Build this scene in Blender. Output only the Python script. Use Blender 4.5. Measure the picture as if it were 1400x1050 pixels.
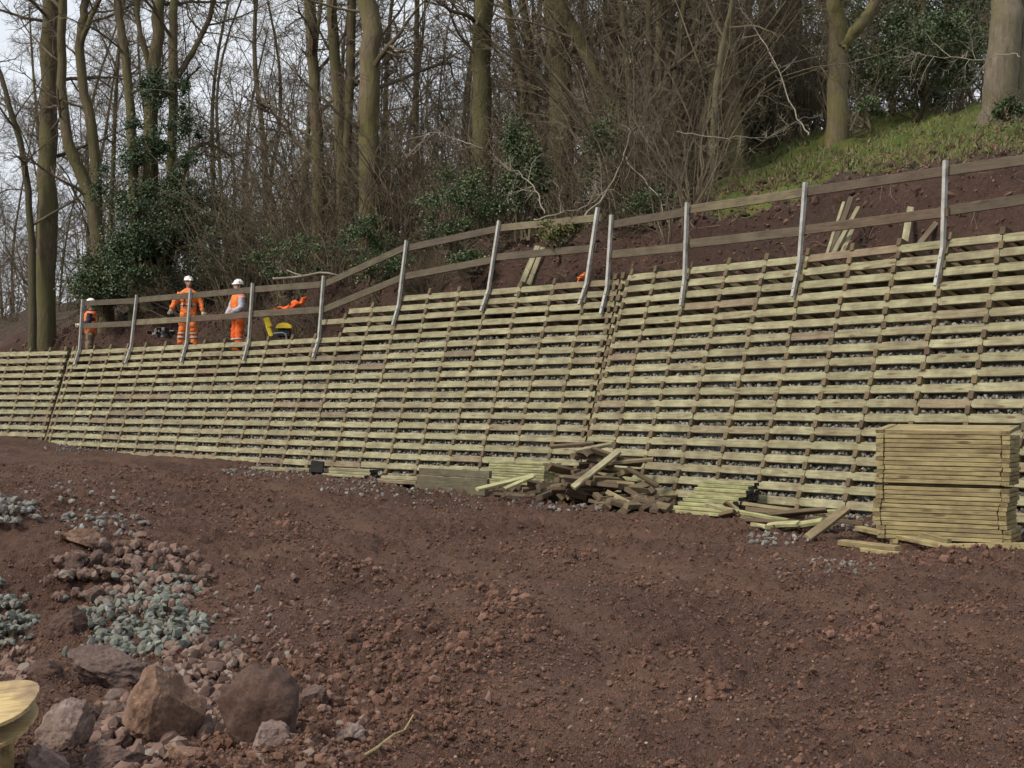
import bpy, math
import numpy as np
from mathutils import Matrix, Vector

# ------------------------------------------------------------------ clear
for o in list(bpy.data.objects): bpy.data.objects.remove(o)
S = bpy.context.scene
COL = S.collection
RNG = np.random.default_rng(7)

# ------------------------------------------------------------------ camera
F_PX, TH, RO = 2000.0, 0.0191, -0.0055        # focal length in photo pixels, tilt, roll
CF = np.array([0, math.cos(TH), math.sin(TH)])
_U0 = np.array([0, -math.sin(TH), math.cos(TH)]); _R0 = np.array([1.0, 0, 0])
CR = _R0*math.cos(RO) - _U0*math.sin(RO); CU = _R0*math.sin(RO) + _U0*math.cos(RO)
cd = bpy.data.cameras.new('camera'); cam = bpy.data.objects.new('camera', cd); COL.objects.link(cam)
cd.sensor_width = 36; cd.lens = 36*F_PX/1400; cd.clip_start = 0.1; cd.clip_end = 3000
cam.matrix_world = Matrix(((CR[0], CU[0], -CF[0], 0), (CR[1], CU[1], -CF[1], 0), (CR[2], CU[2], -CF[2], 0), (0, 0, 0, 1)))
S.camera = cam
S.cycles.max_bounces = 4; S.cycles.diffuse_bounces = 3; S.cycles.glossy_bounces = 1; S.cycles.caustics_reflective = False; S.cycles.use_adaptive_sampling = True; S.cycles.adaptive_threshold = 0.03
S.render.resolution_x, S.render.resolution_y = 1024, 768

# ------------------------------------------------------------------ sky, sun, exposure
SUN_EL, SUN_ROT = math.radians(44), math.radians(238)     # soft sun behind the camera's left shoulder
w = bpy.data.worlds.new('World'); S.world = w; w.use_nodes = True
nt = w.node_tree; nt.nodes.clear()
wo = nt.nodes.new('ShaderNodeOutputWorld'); bg = nt.nodes.new('ShaderNodeBackground')
sky = nt.nodes.new('ShaderNodeTexSky'); sky.sky_type = 'NISHITA'; sky.sun_disc = False
sky.sun_elevation = SUN_EL; sky.sun_rotation = SUN_ROT; sky.air_density = 1.0; sky.dust_density = 2.0
tc = nt.nodes.new('ShaderNodeTexCoord'); mp = nt.nodes.new('ShaderNodeMapping'); mp.inputs['Scale'].default_value = (1.5, 1.5, 5)
nz = nt.nodes.new('ShaderNodeTexNoise'); nz.inputs['Scale'].default_value = 2.2; nz.inputs['Detail'].default_value = 6
rp = nt.nodes.new('ShaderNodeValToRGB'); rp.color_ramp.elements[0].position = 0.3; rp.color_ramp.elements[1].position = 0.62
rp.color_ramp.elements[0].color = (0.62, 0.62, 0.62, 1); rp.color_ramp.elements[1].color = (1, 1, 1, 1)
mx = nt.nodes.new('ShaderNodeMix'); mx.data_type = 'RGBA'; mx.inputs['B'].default_value = (8.0, 8.4, 8.95, 1)
L = nt.links.new
L(tc.outputs['Generated'], mp.inputs['Vector']); L(mp.outputs['Vector'], nz.inputs['Vector']); L(nz.outputs['Fac'], rp.inputs['Fac'])
L(rp.outputs['Color'], mx.inputs['Factor']); L(sky.outputs['Color'], mx.inputs['A']); L(mx.outputs['Result'], bg.inputs['Color'])
bg.inputs['Strength'].default_value = 0.078; L(bg.outputs['Background'], wo.inputs['Surface'])
sd = bpy.data.lights.new('sun', 'SUN'); sd.energy = 2.3; sd.angle = math.radians(12); sd.color = (1.0, 0.90, 0.74)
so = bpy.data.objects.new('sun', sd); COL.objects.link(so)
_sv = Vector((math.sin(SUN_ROT)*math.cos(SUN_EL), math.cos(SUN_ROT)*math.cos(SUN_EL), math.sin(SUN_EL)))
so.rotation_euler = _sv.to_track_quat('Z', 'Y').to_euler()
S.view_settings.view_transform = 'Standard'; S.view_settings.look = 'None'; S.view_settings.gamma = 1
S.view_settings.exposure = 0.55; S.view_settings.use_curve_mapping = False

# ------------------------------------------------------------------ geometry helpers
def ray(px, py):
    return CF + (px-700)/F_PX*CR + (525-py)/F_PX*CU
def at(px, py, y):
    """world point seen at photo pixel px,py that lies y metres ahead"""
    d = ray(px, py); return d*(y/d[1])
def project(P):
    P = np.atleast_2d(P); z = P@CF
    return 700+F_PX*(P@CR)/z, 525-F_PX*(P@CU)/z
def hit_plane(px, py, o, n):
    d = ray(px, py); return d*(np.dot(o, n)/np.dot(d, n))
def nrm(v):
    v = np.asarray(v, float); return v/np.linalg.norm(v)

def hash2(ix, iy, seed):
    h = (ix.astype(np.int64)*374761393 + iy.astype(np.int64)*668265263 + seed*974711) & 0x7fffffff
    h = ((h ^ (h >> 13))*1274126177) & 0x7fffffff
    return ((h ^ (h >> 16)) & 0xffff)/65535.0
def vnoise(x, y, seed=0):
    ix, iy = np.floor(x), np.floor(y); fx, fy = x-ix, y-iy
    fx = fx*fx*(3-2*fx); fy = fy*fy*(3-2*fy)
    a, b = hash2(ix, iy, seed), hash2(ix+1, iy, seed); c, d = hash2(ix, iy+1, seed), hash2(ix+1, iy+1, seed)
    return (a*(1-fx)+b*fx)*(1-fy)+(c*(1-fx)+d*fx)*fy - 0.5
def fbm(x, y, octs, seed=0, gain=0.5):
    v = 0; a = 1.0
    for k in range(octs):
        v = v + a*vnoise(x*2**k+17.3*k, y*2**k-9.1*k, seed+k); a *= gain
    return v

def mesh(name, verts, faces, mat=None, smooth=False, mats=None, midx=None, attr=None):
    """verts (n,3); faces: list of integer arrays (m,3) or (m,4)"""
    me = bpy.data.meshes.new(name); verts = np.asarray(verts, np.float32)
    faces = [np.asarray(f, np.int32) for f in faces if len(f)]
    nl = sum(f.size for f in faces); nf = sum(len(f) for f in faces)
    me.vertices.add(len(verts)); me.vertices.foreach_set('co', verts.ravel())
    me.loops.add(nl); me.polygons.add(nf)
    me.loops.foreach_set('vertex_index', np.concatenate([f.ravel() for f in faces]))
    tot = np.concatenate([np.full(len(f), f.shape[1], np.int32) for f in faces])
    st = np.concatenate([[0], np.cumsum(tot)[:-1]]).astype(np.int32)
    me.polygons.foreach_set('loop_start', st); me.polygons.foreach_set('loop_total', tot)
    me.polygons.foreach_set('use_smooth', np.full(nf, bool(smooth)))
    if midx is not None: me.polygons.foreach_set('material_index', np.asarray(midx, np.int32))
    for m in (mats or ([mat] if mat else [])): me.materials.append(m)
    if attr is not None:
        for k, v in attr.items():
            a = me.attributes.new(k, 'FLOAT', 'POINT'); a.data.foreach_set('value', np.asarray(v, np.float32))
    me.update(calc_edges=True); me.validate()
    return me
def ob(name, me, parent=None, mw=None, **tags):
    o = bpy.data.objects.new(name, me); COL.objects.link(o)
    if parent is not None: o.parent = parent
    if mw is not None: o.matrix_basis = mw
    for k, v in tags.items(): o[k] = v
    return o
def thing(name, label, cat, loc=(0, 0, 0), group=None, mw=None):
    o = bpy.data.objects.new(name, None); COL.objects.link(o); o.empty_display_size = 0.2
    if mw is not None: o.matrix_basis = mw
    else: o.location = loc
    o['label'] = label; o['category'] = cat
    if group: o['group'] = group
    return o
def frame(o, x, y, z):
    return Matrix(((x[0], y[0], z[0], o[0]), (x[1], y[1], z[1], o[1]), (x[2], y[2], z[2], o[2]), (0, 0, 0, 1)))
def axis_frame(o, x, up=(0, 0, 1), roll=0.0):
    x = nrm(x); up = np.asarray(up, float)
    if abs(np.dot(x, up)) > 0.98: up = np.array([0, 1.0, 0])
    y = nrm(np.cross(up, x)); z = np.cross(x, y)
    y2 = y*math.cos(roll)+z*math.sin(roll); z2 = np.cross(x, y2)
    return frame(o, x, y2, z2)

class Geo:
    def __init__(s): s.v = []; s.q = []; s.t = []; s.n = 0
    def add(s, v, q=None, t=None):
        v = np.asarray(v, float); s.v.append(v)
        if q is not None and len(q): s.q.append(np.asarray(q)+s.n)
        if t is not None and len(t): s.t.append(np.asarray(t)+s.n)
        s.n += len(v)
    def tube(s, pts, rad, k=6, cap=False):
        pts = np.asarray(pts, float); n = len(pts); rad = np.broadcast_to(rad, (n,))
        tg = np.gradient(pts, axis=0); tg /= np.linalg.norm(tg, axis=1)[:, None]+1e-9
        ref = np.array([0, 0, 1.0]) if abs(tg[0][2]) < 0.8 else np.array([1.0, 0, 0])
        a = np.cross(tg, ref); a /= np.linalg.norm(a, axis=1)[:, None]+1e-9; b = np.cross(tg, a)
        an = np.arange(k)*2*math.pi/k
        v = pts[:, None]+rad[:, None, None]*(np.cos(an)[None, :, None]*a[:, None]+np.sin(an)[None, :, None]*b[:, None])
        i = np.arange(n-1)[:, None]*k; j = np.arange(k)[None]; j2 = (j+1) % k
        q = np.stack([i+j, i+j2, i+k+j2, i+k+j], -1).reshape(-1, 4)
        t = None
        v = v.reshape(-1, 3)
        if cap:
            v = np.vstack([v, pts[0], pts[-1]]); m = n*k; jj = np.arange(k); t = np.vstack([np.stack([jj, np.full(k, m), (jj+1) % k], -1), np.stack([(n-1)*k+jj, (n-1)*k+(jj+1) % k, np.full(k, m+1)], -1)])
        s.add(v, q, t)
    def segs(s, p0, p1, r0, r1, k=3):
        """many loose tapered segments at once"""
        p0, p1 = np.asarray(p0), np.asarray(p1); n = len(p0)
        tg = p1-p0; tg /= np.linalg.norm(tg, axis=1)[:, None]+1e-9
        ref = np.where(np.abs(tg[:, 2:3]) < 0.8, np.array([[0, 0, 1.0]]), np.array([[1.0, 0, 0]]))
        a = np.cross(tg, ref); a /= np.linalg.norm(a, axis=1)[:, None]; b = np.cross(tg, a)
        an = np.arange(k)*2*math.pi/k
        c = np.cos(an)[None, :, None]*a[:, None]+np.sin(an)[None, :, None]*b[:, None]
        v = np.concatenate([p0[:, None]+np.asarray(r0)[:, None, None]*c, p1[:, None]+np.asarray(r1)[:, None, None]*c], 1)
        base = np.arange(n)[:, None]*2*k; j = np.arange(k)[None]; j2 = (j+1) % k
        q = np.stack([base+j, base+j2, base+k+j2, base+k+j], -1).reshape(-1, 4)
        s.add(v.reshape(-1, 3), q)
    def inst(s, pv, pt, pos, scl, rot, quads=False):
        """copies of a small prototype: rot (n,3,3), scl (n,) or (n,3)"""
        pv = np.asarray(pv, float); n = len(pos); m = len(pv)
        scl = np.asarray(scl); scl = scl[:, None] if scl.ndim == 1 else scl
        v = np.einsum('nij,nmj->nmi', rot, pv[None]*scl[:, None, :])+np.asarray(pos)[:, None]
        f = (np.asarray(pt)[None]+np.arange(n)[:, None, None]*m).reshape(-1, np.asarray(pt).shape[1])
        if quads: s.add(v.reshape(-1, 3), q=f)
        else: s.add(v.reshape(-1, 3), t=f)
    def box(s, M, sx, sy, sz):
        v = np.array([[x, y, z] for x in (-.5, .5) for y in (-.5, .5) for z in (-.5, .5)])*[sx, sy, sz]
        M = np.array(M); v = v@M[:3, :3].T+M[:3, 3]
        s.add(v, [[0, 1, 3, 2], [4, 6, 7, 5], [0, 4, 5, 1], [2, 3, 7, 6], [0, 2, 6, 4], [1, 5, 7, 3]])
    def build(s, name, mat, smooth=False, **kw):
        return mesh(name, np.vstack(s.v), ([np.vstack(s.q)] if s.q else [])+([np.vstack(s.t)] if s.t else []), mat, smooth, **kw)

def rand_rot(n, rng):
    q = rng.normal(size=(n, 4)); q /= np.linalg.norm(q, axis=1)[:, None]; a, b, c, d = q.T
    return np.stack([1-2*(c*c+d*d), 2*(b*c-a*d), 2*(b*d+a*c), 2*(b*c+a*d), 1-2*(b*b+d*d), 2*(c*d-a*b), 2*(b*d-a*c), 2*(c*d+a*b), 1-2*(b*b+c*c)], -1).reshape(n, 3, 3)
def ico(sub=0):
    t = (1+5**.5)/2
    v = np.array([[-1, t, 0], [1, t, 0], [-1, -t, 0], [1, -t, 0], [0, -1, t], [0, 1, t], [0, -1, -t], [0, 1, -t], [t, 0, -1], [t, 0, 1], [-t, 0, -1], [-t, 0, 1]])
    v = v/np.linalg.norm(v[0]); f = [[0, 11, 5], [0, 5, 1], [0, 1, 7], [0, 7, 10], [0, 10, 11], [1, 5, 9], [5, 11, 4], [11, 10, 2], [10, 7, 6], [7, 1, 8], [3, 9, 4], [3, 4, 2], [3, 2, 6], [3, 6, 8], [3, 8, 9], [4, 9, 5], [2, 4, 11], [6, 2, 10], [8, 6, 7], [9, 8, 1]]
    for _ in range(sub):
        v = list(map(tuple, v)); c = {}; nf = []
        def mid(a, b):
            k = (min(a, b), max(a, b))
            if k not in c:
                m = nrm((np.array(v[a])+np.array(v[b]))/2); v.append(tuple(m)); c[k] = len(v)-1
            return c[k]
        for a, b, d in f:
            x, y, z = mid(a, b), mid(b, d), mid(d, a); nf += [[a, x, z], [b, y, x], [d, z, y], [x, y, z]]
        f = nf; v = np.array(v)
    return np.array(v), np.array(f)
ICO0 = ico(0); ICO1 = ico(1); ICO3 = ico(4)
def stones(geo, pos, size, rng, protos=6, flat=0.75, base=ICO0):
    pv, pf = base; n = len(pos); pick = rng.integers(0, protos, n)
    for p in range(protos):
        m = pick == p
        if not m.any(): continue
        v = pv*(1+rng.uniform(-.32, .32, (len(pv), 1)))
        sc = np.asarray(size)[m][:, None]*np.stack([rng.uniform(.8, 1.3, m.sum()), rng.uniform(.7, 1.1, m.sum()), rng.uniform(flat*.75, flat*1.15, m.sum())], -1)
        R = rand_rot(m.sum(), rng)
        geo.inst(v, pf, np.asarray(pos)[m], sc, R)

# ------------------------------------------------------------------ materials
def new_mat(name):
    m = bpy.data.materials.new(name); m.use_nodes = True; t = m.node_tree
    b = t.nodes['Principled BSDF']; return m, t, b
def nd(t, typ, **kw):
    n = t.nodes.new(typ)
    for k, v in kw.items():
        if k in n.inputs.keys() if hasattr(n.inputs, 'keys') else False: n.inputs[k].default_value = v
        else: setattr(n, k, v)
    return n
def ramp(t, stops, interp='LINEAR'):
    r = t.nodes.new('ShaderNodeValToRGB'); e = r.color_ramp.elements; r.color_ramp.interpolation = interp
    while len(e) < len(stops): e.new(0.5)
    for k, (p, c) in enumerate(stops):
        e[k].position = p; e[k].color = (*c, 1) if len(c) == 3 else c
    return r
def noise(t, vec, scale, detail=4, rough=0.55, dist=0.0):
    n = t.nodes.new('ShaderNodeTexNoise'); n.inputs['Scale'].default_value = scale; n.inputs['Detail'].default_value = detail
    n.inputs['Roughness'].default_value = rough; n.inputs['Distortion'].default_value = dist
    if vec is not None: t.links.new(vec, n.inputs['Vector'])
    return n.outputs['Fac']
def mixc(t, a, b, fac, mode='MIX'):
    m = t.nodes.new('ShaderNodeMix'); m.data_type = 'RGBA'; m.blend_type = mode
    for s, v in (('A', a), ('B', b), ('Factor', fac)):
        if isinstance(v, (int, float)): m.inputs[s].default_value = v
        elif isinstance(v, tuple): m.inputs[s].default_value = (*v, 1)
        else: t.links.new(v, m.inputs[s])
    return m.outputs['Result']
def bump(t, b, h, strength, dist=0.02):
    n = t.nodes.new('ShaderNodeBump'); n.inputs['Strength'].default_value = strength; n.inputs['Distance'].default_value = dist
    t.links.new(h, n.inputs['Height']); t.links.new(n.outputs['Normal'], b.inputs['Normal'])
def coords(t, kind='Object', scale=None, offset_rand=False):
    c = t.nodes.new('ShaderNodeTexCoord').outputs[kind]
    if offset_rand:
        oi = t.nodes.new('ShaderNodeObjectInfo'); mu = t.nodes.new('ShaderNodeMath'); mu.operation = 'MULTIPLY'; mu.inputs[1].default_value = 57.0
        t.links.new(oi.outputs['Random'], mu.inputs[0]); va = t.nodes.new('ShaderNodeVectorMath'); va.operation = 'ADD'
        t.links.new(c, va.inputs[0]); t.links.new(mu.outputs[0], va.inputs[1]); c = va.outputs[0]
    if scale:
        m = t.nodes.new('ShaderNodeMapping'); m.inputs['Scale'].default_value = scale; t.links.new(c, m.inputs['Vector']); c = m.outputs['Vector']
    return c
def wood(name, stops, dirt=(0.10, 0.065, 0.05), dirt_amt=0.5, rough=0.85):
    m, t, b = new_mat(name)
    oi = t.nodes.new('ShaderNodeObjectInfo'); r = ramp(t, stops); t.links.new(oi.outputs['Random'], r.inputs['Fac'])
    c0 = coords(t, 'Object', None, True)
    mp = t.nodes.new('ShaderNodeMapping'); mp.inputs['Scale'].default_value = (1.3, 22, 22); t.links.new(c0, mp.inputs['Vector'])
    g = noise(t, mp.outputs['Vector'], 2.2, 4, 0.65, 0.6)
    gr = ramp(t, [(0.3, (0.52, 0.48, 0.42)), (0.5, (0.95, 0.95, 0.95)), (0.7, (1.18, 1.18, 1.14))]); t.links.new(g, gr.inputs['Fac'])
    c = mixc(t, r.outputs['Color'], gr.outputs['Color'], 1.0, 'MULTIPLY')
    bl = noise(t, c0, 3.2, 4, 0.6); blr = ramp(t, [(0.32, (0.70, 0.66, 0.60)), (0.65, (1.12, 1.13, 1.06))]); t.links.new(bl, blr.inputs['Fac'])
    c = mixc(t, c, blr.outputs['Color'], 1.0, 'MULTIPLY')
    vo = t.nodes.new('ShaderNodeTexVoronoi'); mk = t.nodes.new('ShaderNodeMapping'); mk.inputs['Scale'].default_value = (1.6, 7, 7)
    t.links.new(c0, mk.inputs['Vector']); t.links.new(mk.outputs['Vector'], vo.inputs['Vector']); vo.inputs['Scale'].default_value = 1.0
    kr = ramp(t, [(0.09, (1, 1, 1)), (0.16, (0, 0, 0))]); t.links.new(vo.outputs['Distance'], kr.inputs['Fac'])
    c = mixc(t, c, (0.13, 0.085, 0.045), kr.outputs['Color'])
    dn = noise(t, c0, 2.6, 5, 0.7); dr = ramp(t, [(0.47, (0, 0, 0)), (0.68, (dirt_amt*1.35,)*3)]); t.links.new(dn, dr.inputs['Fac'])
    c = mixc(t, c, dirt, dr.outputs['Color'])
    t.links.new(c, b.inputs['Base Color']); b.inputs['Roughness'].default_value = rough
    bump(t, b, g, 0.35, 0.006)
    return m
def plain(name, col, rough=0.7, var=0.25, scale=6.0, metal=0.0, bmp=0.0, kind='Object', col2=None):
    m, t, b = new_mat(name); c = coords(t, kind, None, kind == 'Object')
    n = noise(t, c, scale, 5, 0.6); lo = tuple(x*(1-var) for x in col); hi = col2 or tuple(min(1, x*(1+var)) for x in col)
    r = ramp(t, [(0.3, lo), (0.7, hi)]); t.links.new(n, r.inputs['Fac']); t.links.new(r.outputs['Color'], b.inputs['Base Color'])
    b.inputs['Roughness'].default_value = rough; b.inputs['Metallic'].default_value = metal
    if bmp: bump(t, b, noise(t, c, scale*4, 5, 0.65), bmp, 0.02)
    return m

PALE = [(0.0, (0.295, 0.28, 0.18)), (0.3, (0.335, 0.32, 0.212)), (0.55, (0.265, 0.252, 0.162)), (0.8, (0.31, 0.286, 0.19)), (0.92, (0.245, 0.22, 0.145)), (0.975, (0.24, 0.188, 0.132)), (1.0, (0.175, 0.145, 0.107))]
M_STRETCH = wood('pale treated timber', PALE, dirt_amt=0.33)
M_HEAD = wood('brown end grain timber', [(0, (0.11, 0.082, 0.045)), (0.5, (0.16, 0.122, 0.066)), (1, (0.085, 0.06, 0.035))], dirt_amt=0.4)
M_RAIL = wood('weathered rail timber', [(0, (0.12, 0.10, 0.072)), (0.35, (0.075, 0.06, 0.045)), (0.6, (0.20, 0.18, 0.115)), (0.75, (0.11, 0.075, 0.055)), (0.9, (0.085, 0.07, 0.052)), (1.0, (0.16, 0.14, 0.09))], dirt_amt=0.3)
M_NEWWOOD = wood('fresh golden timber', [(0, (0.30, 0.245, 0.125)), (0.5, (0.35, 0.29, 0.155)), (1, (0.26, 0.21, 0.11))], dirt_amt=0.35)
M_GREENWOOD = wood('green treated timber', [(0, (0.33, 0.34, 0.18)), (0.5, (0.42, 0.41, 0.23)), (1, (0.28, 0.29, 0.16))], dirt_amt=0.4)
M_SCRAP = wood('scrap timber', [(0, (0.09, 0.064, 0.042)), (0.4, (0.15, 0.112, 0.068)), (0.7, (0.075, 0.052, 0.037)), (0.9, (0.23, 0.185, 0.11)), (1, (0.30, 0.25, 0.145))], dirt_amt=0.5)
M_DARKPANEL = wood('dark stained timber', [(0, (0.10, 0.108, 0.07)), (0.5, (0.14, 0.145, 0.092)), (1, (0.115, 0.10, 0.068))], dirt_amt=0.6)
M_BLACKEND = plain('near black end grain', (0.02, 0.019, 0.017), 0.8)  # near black board ends, much darker than the board faces
M_STEEL = plain('galvanised steel', (0.36, 0.355, 0.325), 0.5, 0.28, 9, 0.15)
M_CRIBSTONE = None

def stone_mat(name, stops, rough=0.85, bs=0.4, scale=9):
    m, t, b = new_mat(name); g = t.nodes.new('ShaderNodeNewGeometry')
    r = ramp(t, stops); t.links.new(g.outputs['Random Per Island'], r.inputs['Fac'])
    n = noise(t, coords(t, 'Object'), scale, 5, 0.65); nr = ramp(t, [(0.3, (0.72, 0.70, 0.68)), (0.7, (1.15, 1.15, 1.15))]); t.links.new(n, nr.inputs['Fac'])
    t.links.new(mixc(t, r.outputs['Color'], nr.outputs['Color'], 1.0, 'MULTIPLY'), b.inputs['Base Color']); b.inputs['Roughness'].default_value = rough
    if bs: bump(t, b, noise(t, coords(t, 'Object'), scale*6, 4, 0.6), bs, 0.01)
    return m
M_GREYSTONE = stone_mat('grey crushed stone', [(0, (0.12, 0.10, 0.09)), (0.4, (0.19, 0.185, 0.17)), (0.75, (0.15, 0.14, 0.125)), (1, (0.30, 0.30, 0.28))])
M_FILLSTONE = stone_mat('dusty fill stone', [(0, (0.11, 0.105, 0.09)), (0.5, (0.185, 0.18, 0.16)), (1, (0.30, 0.29, 0.26))])
M_GREENSTONE = stone_mat('green grey crushed stone', [(0, (0.105, 0.11, 0.095)), (0.4, (0.17, 0.18, 0.155)), (0.75, (0.13, 0.14, 0.12)), (0.9, (0.24, 0.25, 0.22)), (1, (0.14, 0.09, 0.07))])
M_REDSTONE = stone_mat('red brown rubble', [(0, (0.10, 0.060, 0.047)), (0.5, (0.155, 0.095, 0.075)), (0.85, (0.21, 0.135, 0.105)), (1, (0.22, 0.19, 0.165))])
SOIL = (0.105, 0.066, 0.052)
M_CLOD = stone_mat('soil clod', [(0, (0.066, 0.032, 0.021)), (0.5, (0.102, 0.052, 0.035)), (0.9, (0.135, 0.073, 0.051)), (1, (0.17, 0.10, 0.075))], 0.95, 0.8, 14)
def soil_mat(name, a, c_, light):
    m, t, b = new_mat(name); c = coords(t, 'Object')
    n1 = noise(t, c, 0.45, 6, 0.6); r = ramp(t, [(0.25, a), (0.5, c_), (0.72, light)]); t.links.new(n1, r.inputs['Fac'])
    n2 = noise(t, c, 13, 6, 0.72); r2 = ramp(t, [(0.28, (0.42, 0.39, 0.37)), (0.5, (1, 1, 1)), (0.74, (1.35, 1.34, 1.33))]); t.links.new(n2, r2.inputs['Fac'])
    col = mixc(t, r.outputs['Color'], r2.outputs['Color'], 1.0, 'MULTIPLY')
    v = t.nodes.new('ShaderNodeTexVoronoi'); v.inputs['Scale'].default_value = 7; t.links.new(c, v.inputs['Vector'])
    vr = ramp(t, [(0.035, (1, 1, 1)), (0.07, (0, 0, 0))]); t.links.new(v.outputs['Distance'], vr.inputs['Fac'])
    col = mixc(t, col, (0.24, 0.20, 0.175), vr.outputs['Color'])
    ac = t.nodes.new('ShaderNodeAttribute'); ac.attribute_name = 'compact'; mm = t.nodes.new('ShaderNodeMath'); mm.operation = 'MULTIPLY'; t.links.new(ac.outputs['Fac'], mm.inputs[0]); t.links.new(noise(t, c, 1.7, 4, 0.6), mm.inputs[1])
    m2 = t.nodes.new('ShaderNodeMath'); m2.operation = 'MULTIPLY'; m2.inputs[1].default_value = .6; t.links.new(mm.outputs[0], m2.inputs[0]); col = mixc(t, col, (0.20, 0.105, 0.066), m2.outputs[0])
    t.links.new(col, b.inputs['Base Color']); b.inputs['Roughness'].default_value = 0.92
    mu = t.nodes.new('ShaderNodeMath'); mu.operation = 'ADD'; t.links.new(n2, mu.inputs[0]); t.links.new(noise(t, c, 60, 2, 0.7), mu.inputs[1])
    bump(t, b, mu.outputs[0], 1.0, 0.07)
    return m, t, b, col
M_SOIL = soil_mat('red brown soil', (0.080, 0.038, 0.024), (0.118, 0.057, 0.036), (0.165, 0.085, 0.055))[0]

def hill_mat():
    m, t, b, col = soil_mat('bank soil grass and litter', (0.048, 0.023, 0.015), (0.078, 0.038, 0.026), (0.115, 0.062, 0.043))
    c = coords(t, 'Object')
    ag = t.nodes.new('ShaderNodeAttribute'); ag.attribute_name = 'grass'
    al = t.nodes.new('ShaderNodeAttribute'); al.attribute_name = 'litter'
    gn = noise(t, c, 2.6, 6, 0.65); gr = ramp(t, [(0.3, (0.08, 0.12, 0.02)), (0.48, (0.12, 0.165, 0.026)), (0.62, (0.18, 0.185, 0.035)), (0.74, (0.11, 0.078, 0.04))]); t.links.new(gn, gr.inputs['Fac'])
    ln = noise(t, c, 9, 6, 0.7); lr = ramp(t, [(0.3, (0.035, 0.025, 0.017)), (0.5, (0.075, 0.05, 0.033)), (0.7, (0.13, 0.09, 0.06))]); t.links.new(ln, lr.inputs['Fac'])
    def sharp(a):
        s = t.nodes.new('ShaderNodeMath'); s.operation = 'ADD'; t.links.new(a, s.inputs[0])
        k = t.nodes.new('ShaderNodeMath'); k.operation = 'MULTIPLY_ADD'; k.inputs[1].default_value = 1.3; k.inputs[2].default_value = -0.65; t.links.new(noise(t, c, 3.5, 5, 0.65), k.inputs[0]); t.links.new(k.outputs[0], s.inputs[1])
        r = ramp(t, [(0.42, (0, 0, 0)), (0.58, (1, 1, 1))]); t.links.new(s.outputs[0], r.inputs['Fac']); return r.outputs['Color']
    col = mixc(t, col, lr.outputs['Color'], sharp(al.outputs['Fac'])); col = mixc(t, col, gr.outputs['Color'], sharp(ag.outputs['Fac']))
    t.links.new(col, b.inputs['Base Color']); return m
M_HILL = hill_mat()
def bark(name, a, c_, moss=None):
    m, t, b = new_mat(name); c = coords(t, 'Object', None, True)
    mp = t.nodes.new('ShaderNodeMapping'); mp.inputs['Scale'].default_value = (5, 5, 1.1); t.links.new(c, mp.inputs['Vector'])
    n = noise(t, mp.outputs['Vector'], 2.5, 7, 0.7); r = ramp(t, [(0.3, a), (0.7, c_)]); t.links.new(n, r.inputs['Fac']); col = r.outputs['Color']
    if moss:
        mn = noise(t, c, 0.9, 5, 0.65); mr = ramp(t, [(0.40, (0, 0, 0)), (0.56, (0.9,)*3)]); t.links.new(mn, mr.inputs['Fac']); col = mixc(t, col, moss, mr.outputs['Color'])
    t.links.new(col, b.inputs['Base Color']); b.inputs['Roughness'].default_value = 0.92; bump(t, b, n, 1.0, 0.06); return m
M_BARK = bark('grey brown bark', (0.055, 0.04, 0.024), (0.18, 0.137, 0.085), (0.105, 0.098, 0.036))
M_BARKDK = bark('dark bark', (0.045, 0.033, 0.021), (0.11, 0.085, 0.056), (0.075, 0.068, 0.03))
M_BARKMOSS = bark('mossy bark', (0.095, 0.073, 0.045), (0.20, 0.155, 0.10), (0.14, 0.125, 0.042))
M_BARKPALE = bark('pale bark', (0.09, 0.07, 0.052), (0.235, 0.195, 0.15), (0.13, 0.115, 0.06))
M_TWIG = plain('twig bark', (0.118, 0.095, 0.06), 0.9, 0.35, 1.5)
M_TWIGRED = plain('reddish twig bark', (0.115, 0.088, 0.058), 0.9, 0.35, 1.5)
M_DEAD = plain('bleached dead wood', (0.235, 0.20, 0.155), 0.85, 0.3, 4)
def leaf_mat(name, stops, rough=0.35):
    m, t, b = new_mat(name); g = t.nodes.new('ShaderNodeNewGeometry'); r = ramp(t, stops); t.links.new(g.outputs['Random Per Island'], r.inputs['Fac'])
    t.links.new(r.outputs['Color'], b.inputs['Base Color']); b.inputs['Roughness'].default_value = rough; return m
M_IVY = leaf_mat('ivy leaf', [(0, (0.022, 0.042, 0.016)), (0.5, (0.04, 0.072, 0.026)), (0.85, (0.06, 0.10, 0.037)), (1, (0.10, 0.135, 0.055))], .45)
M_HOLLY = leaf_mat('evergreen leaf', [(0, (0.03, 0.05, 0.017)), (0.5, (0.055, 0.088, 0.028)), (0.85, (0.085, 0.122, 0.042)), (1, (0.13, 0.155, 0.065))], .45)
M_GRASS = leaf_mat('grass blade', [(0, (0.07, 0.10, 0.02)), (0.4, (0.11, 0.14, 0.032)), (0.62, (0.16, 0.155, 0.045)), (0.8, (0.14, 0.095, 0.052)), (1, (0.22, 0.17, 0.09))], 0.7)
M_LITTERLEAF = leaf_mat('dead leaf', [(0, (0.06, 0.035, 0.02)), (0.6, (0.13, 0.08, 0.045)), (1, (0.2, 0.14, 0.085))], 0.8)

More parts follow.
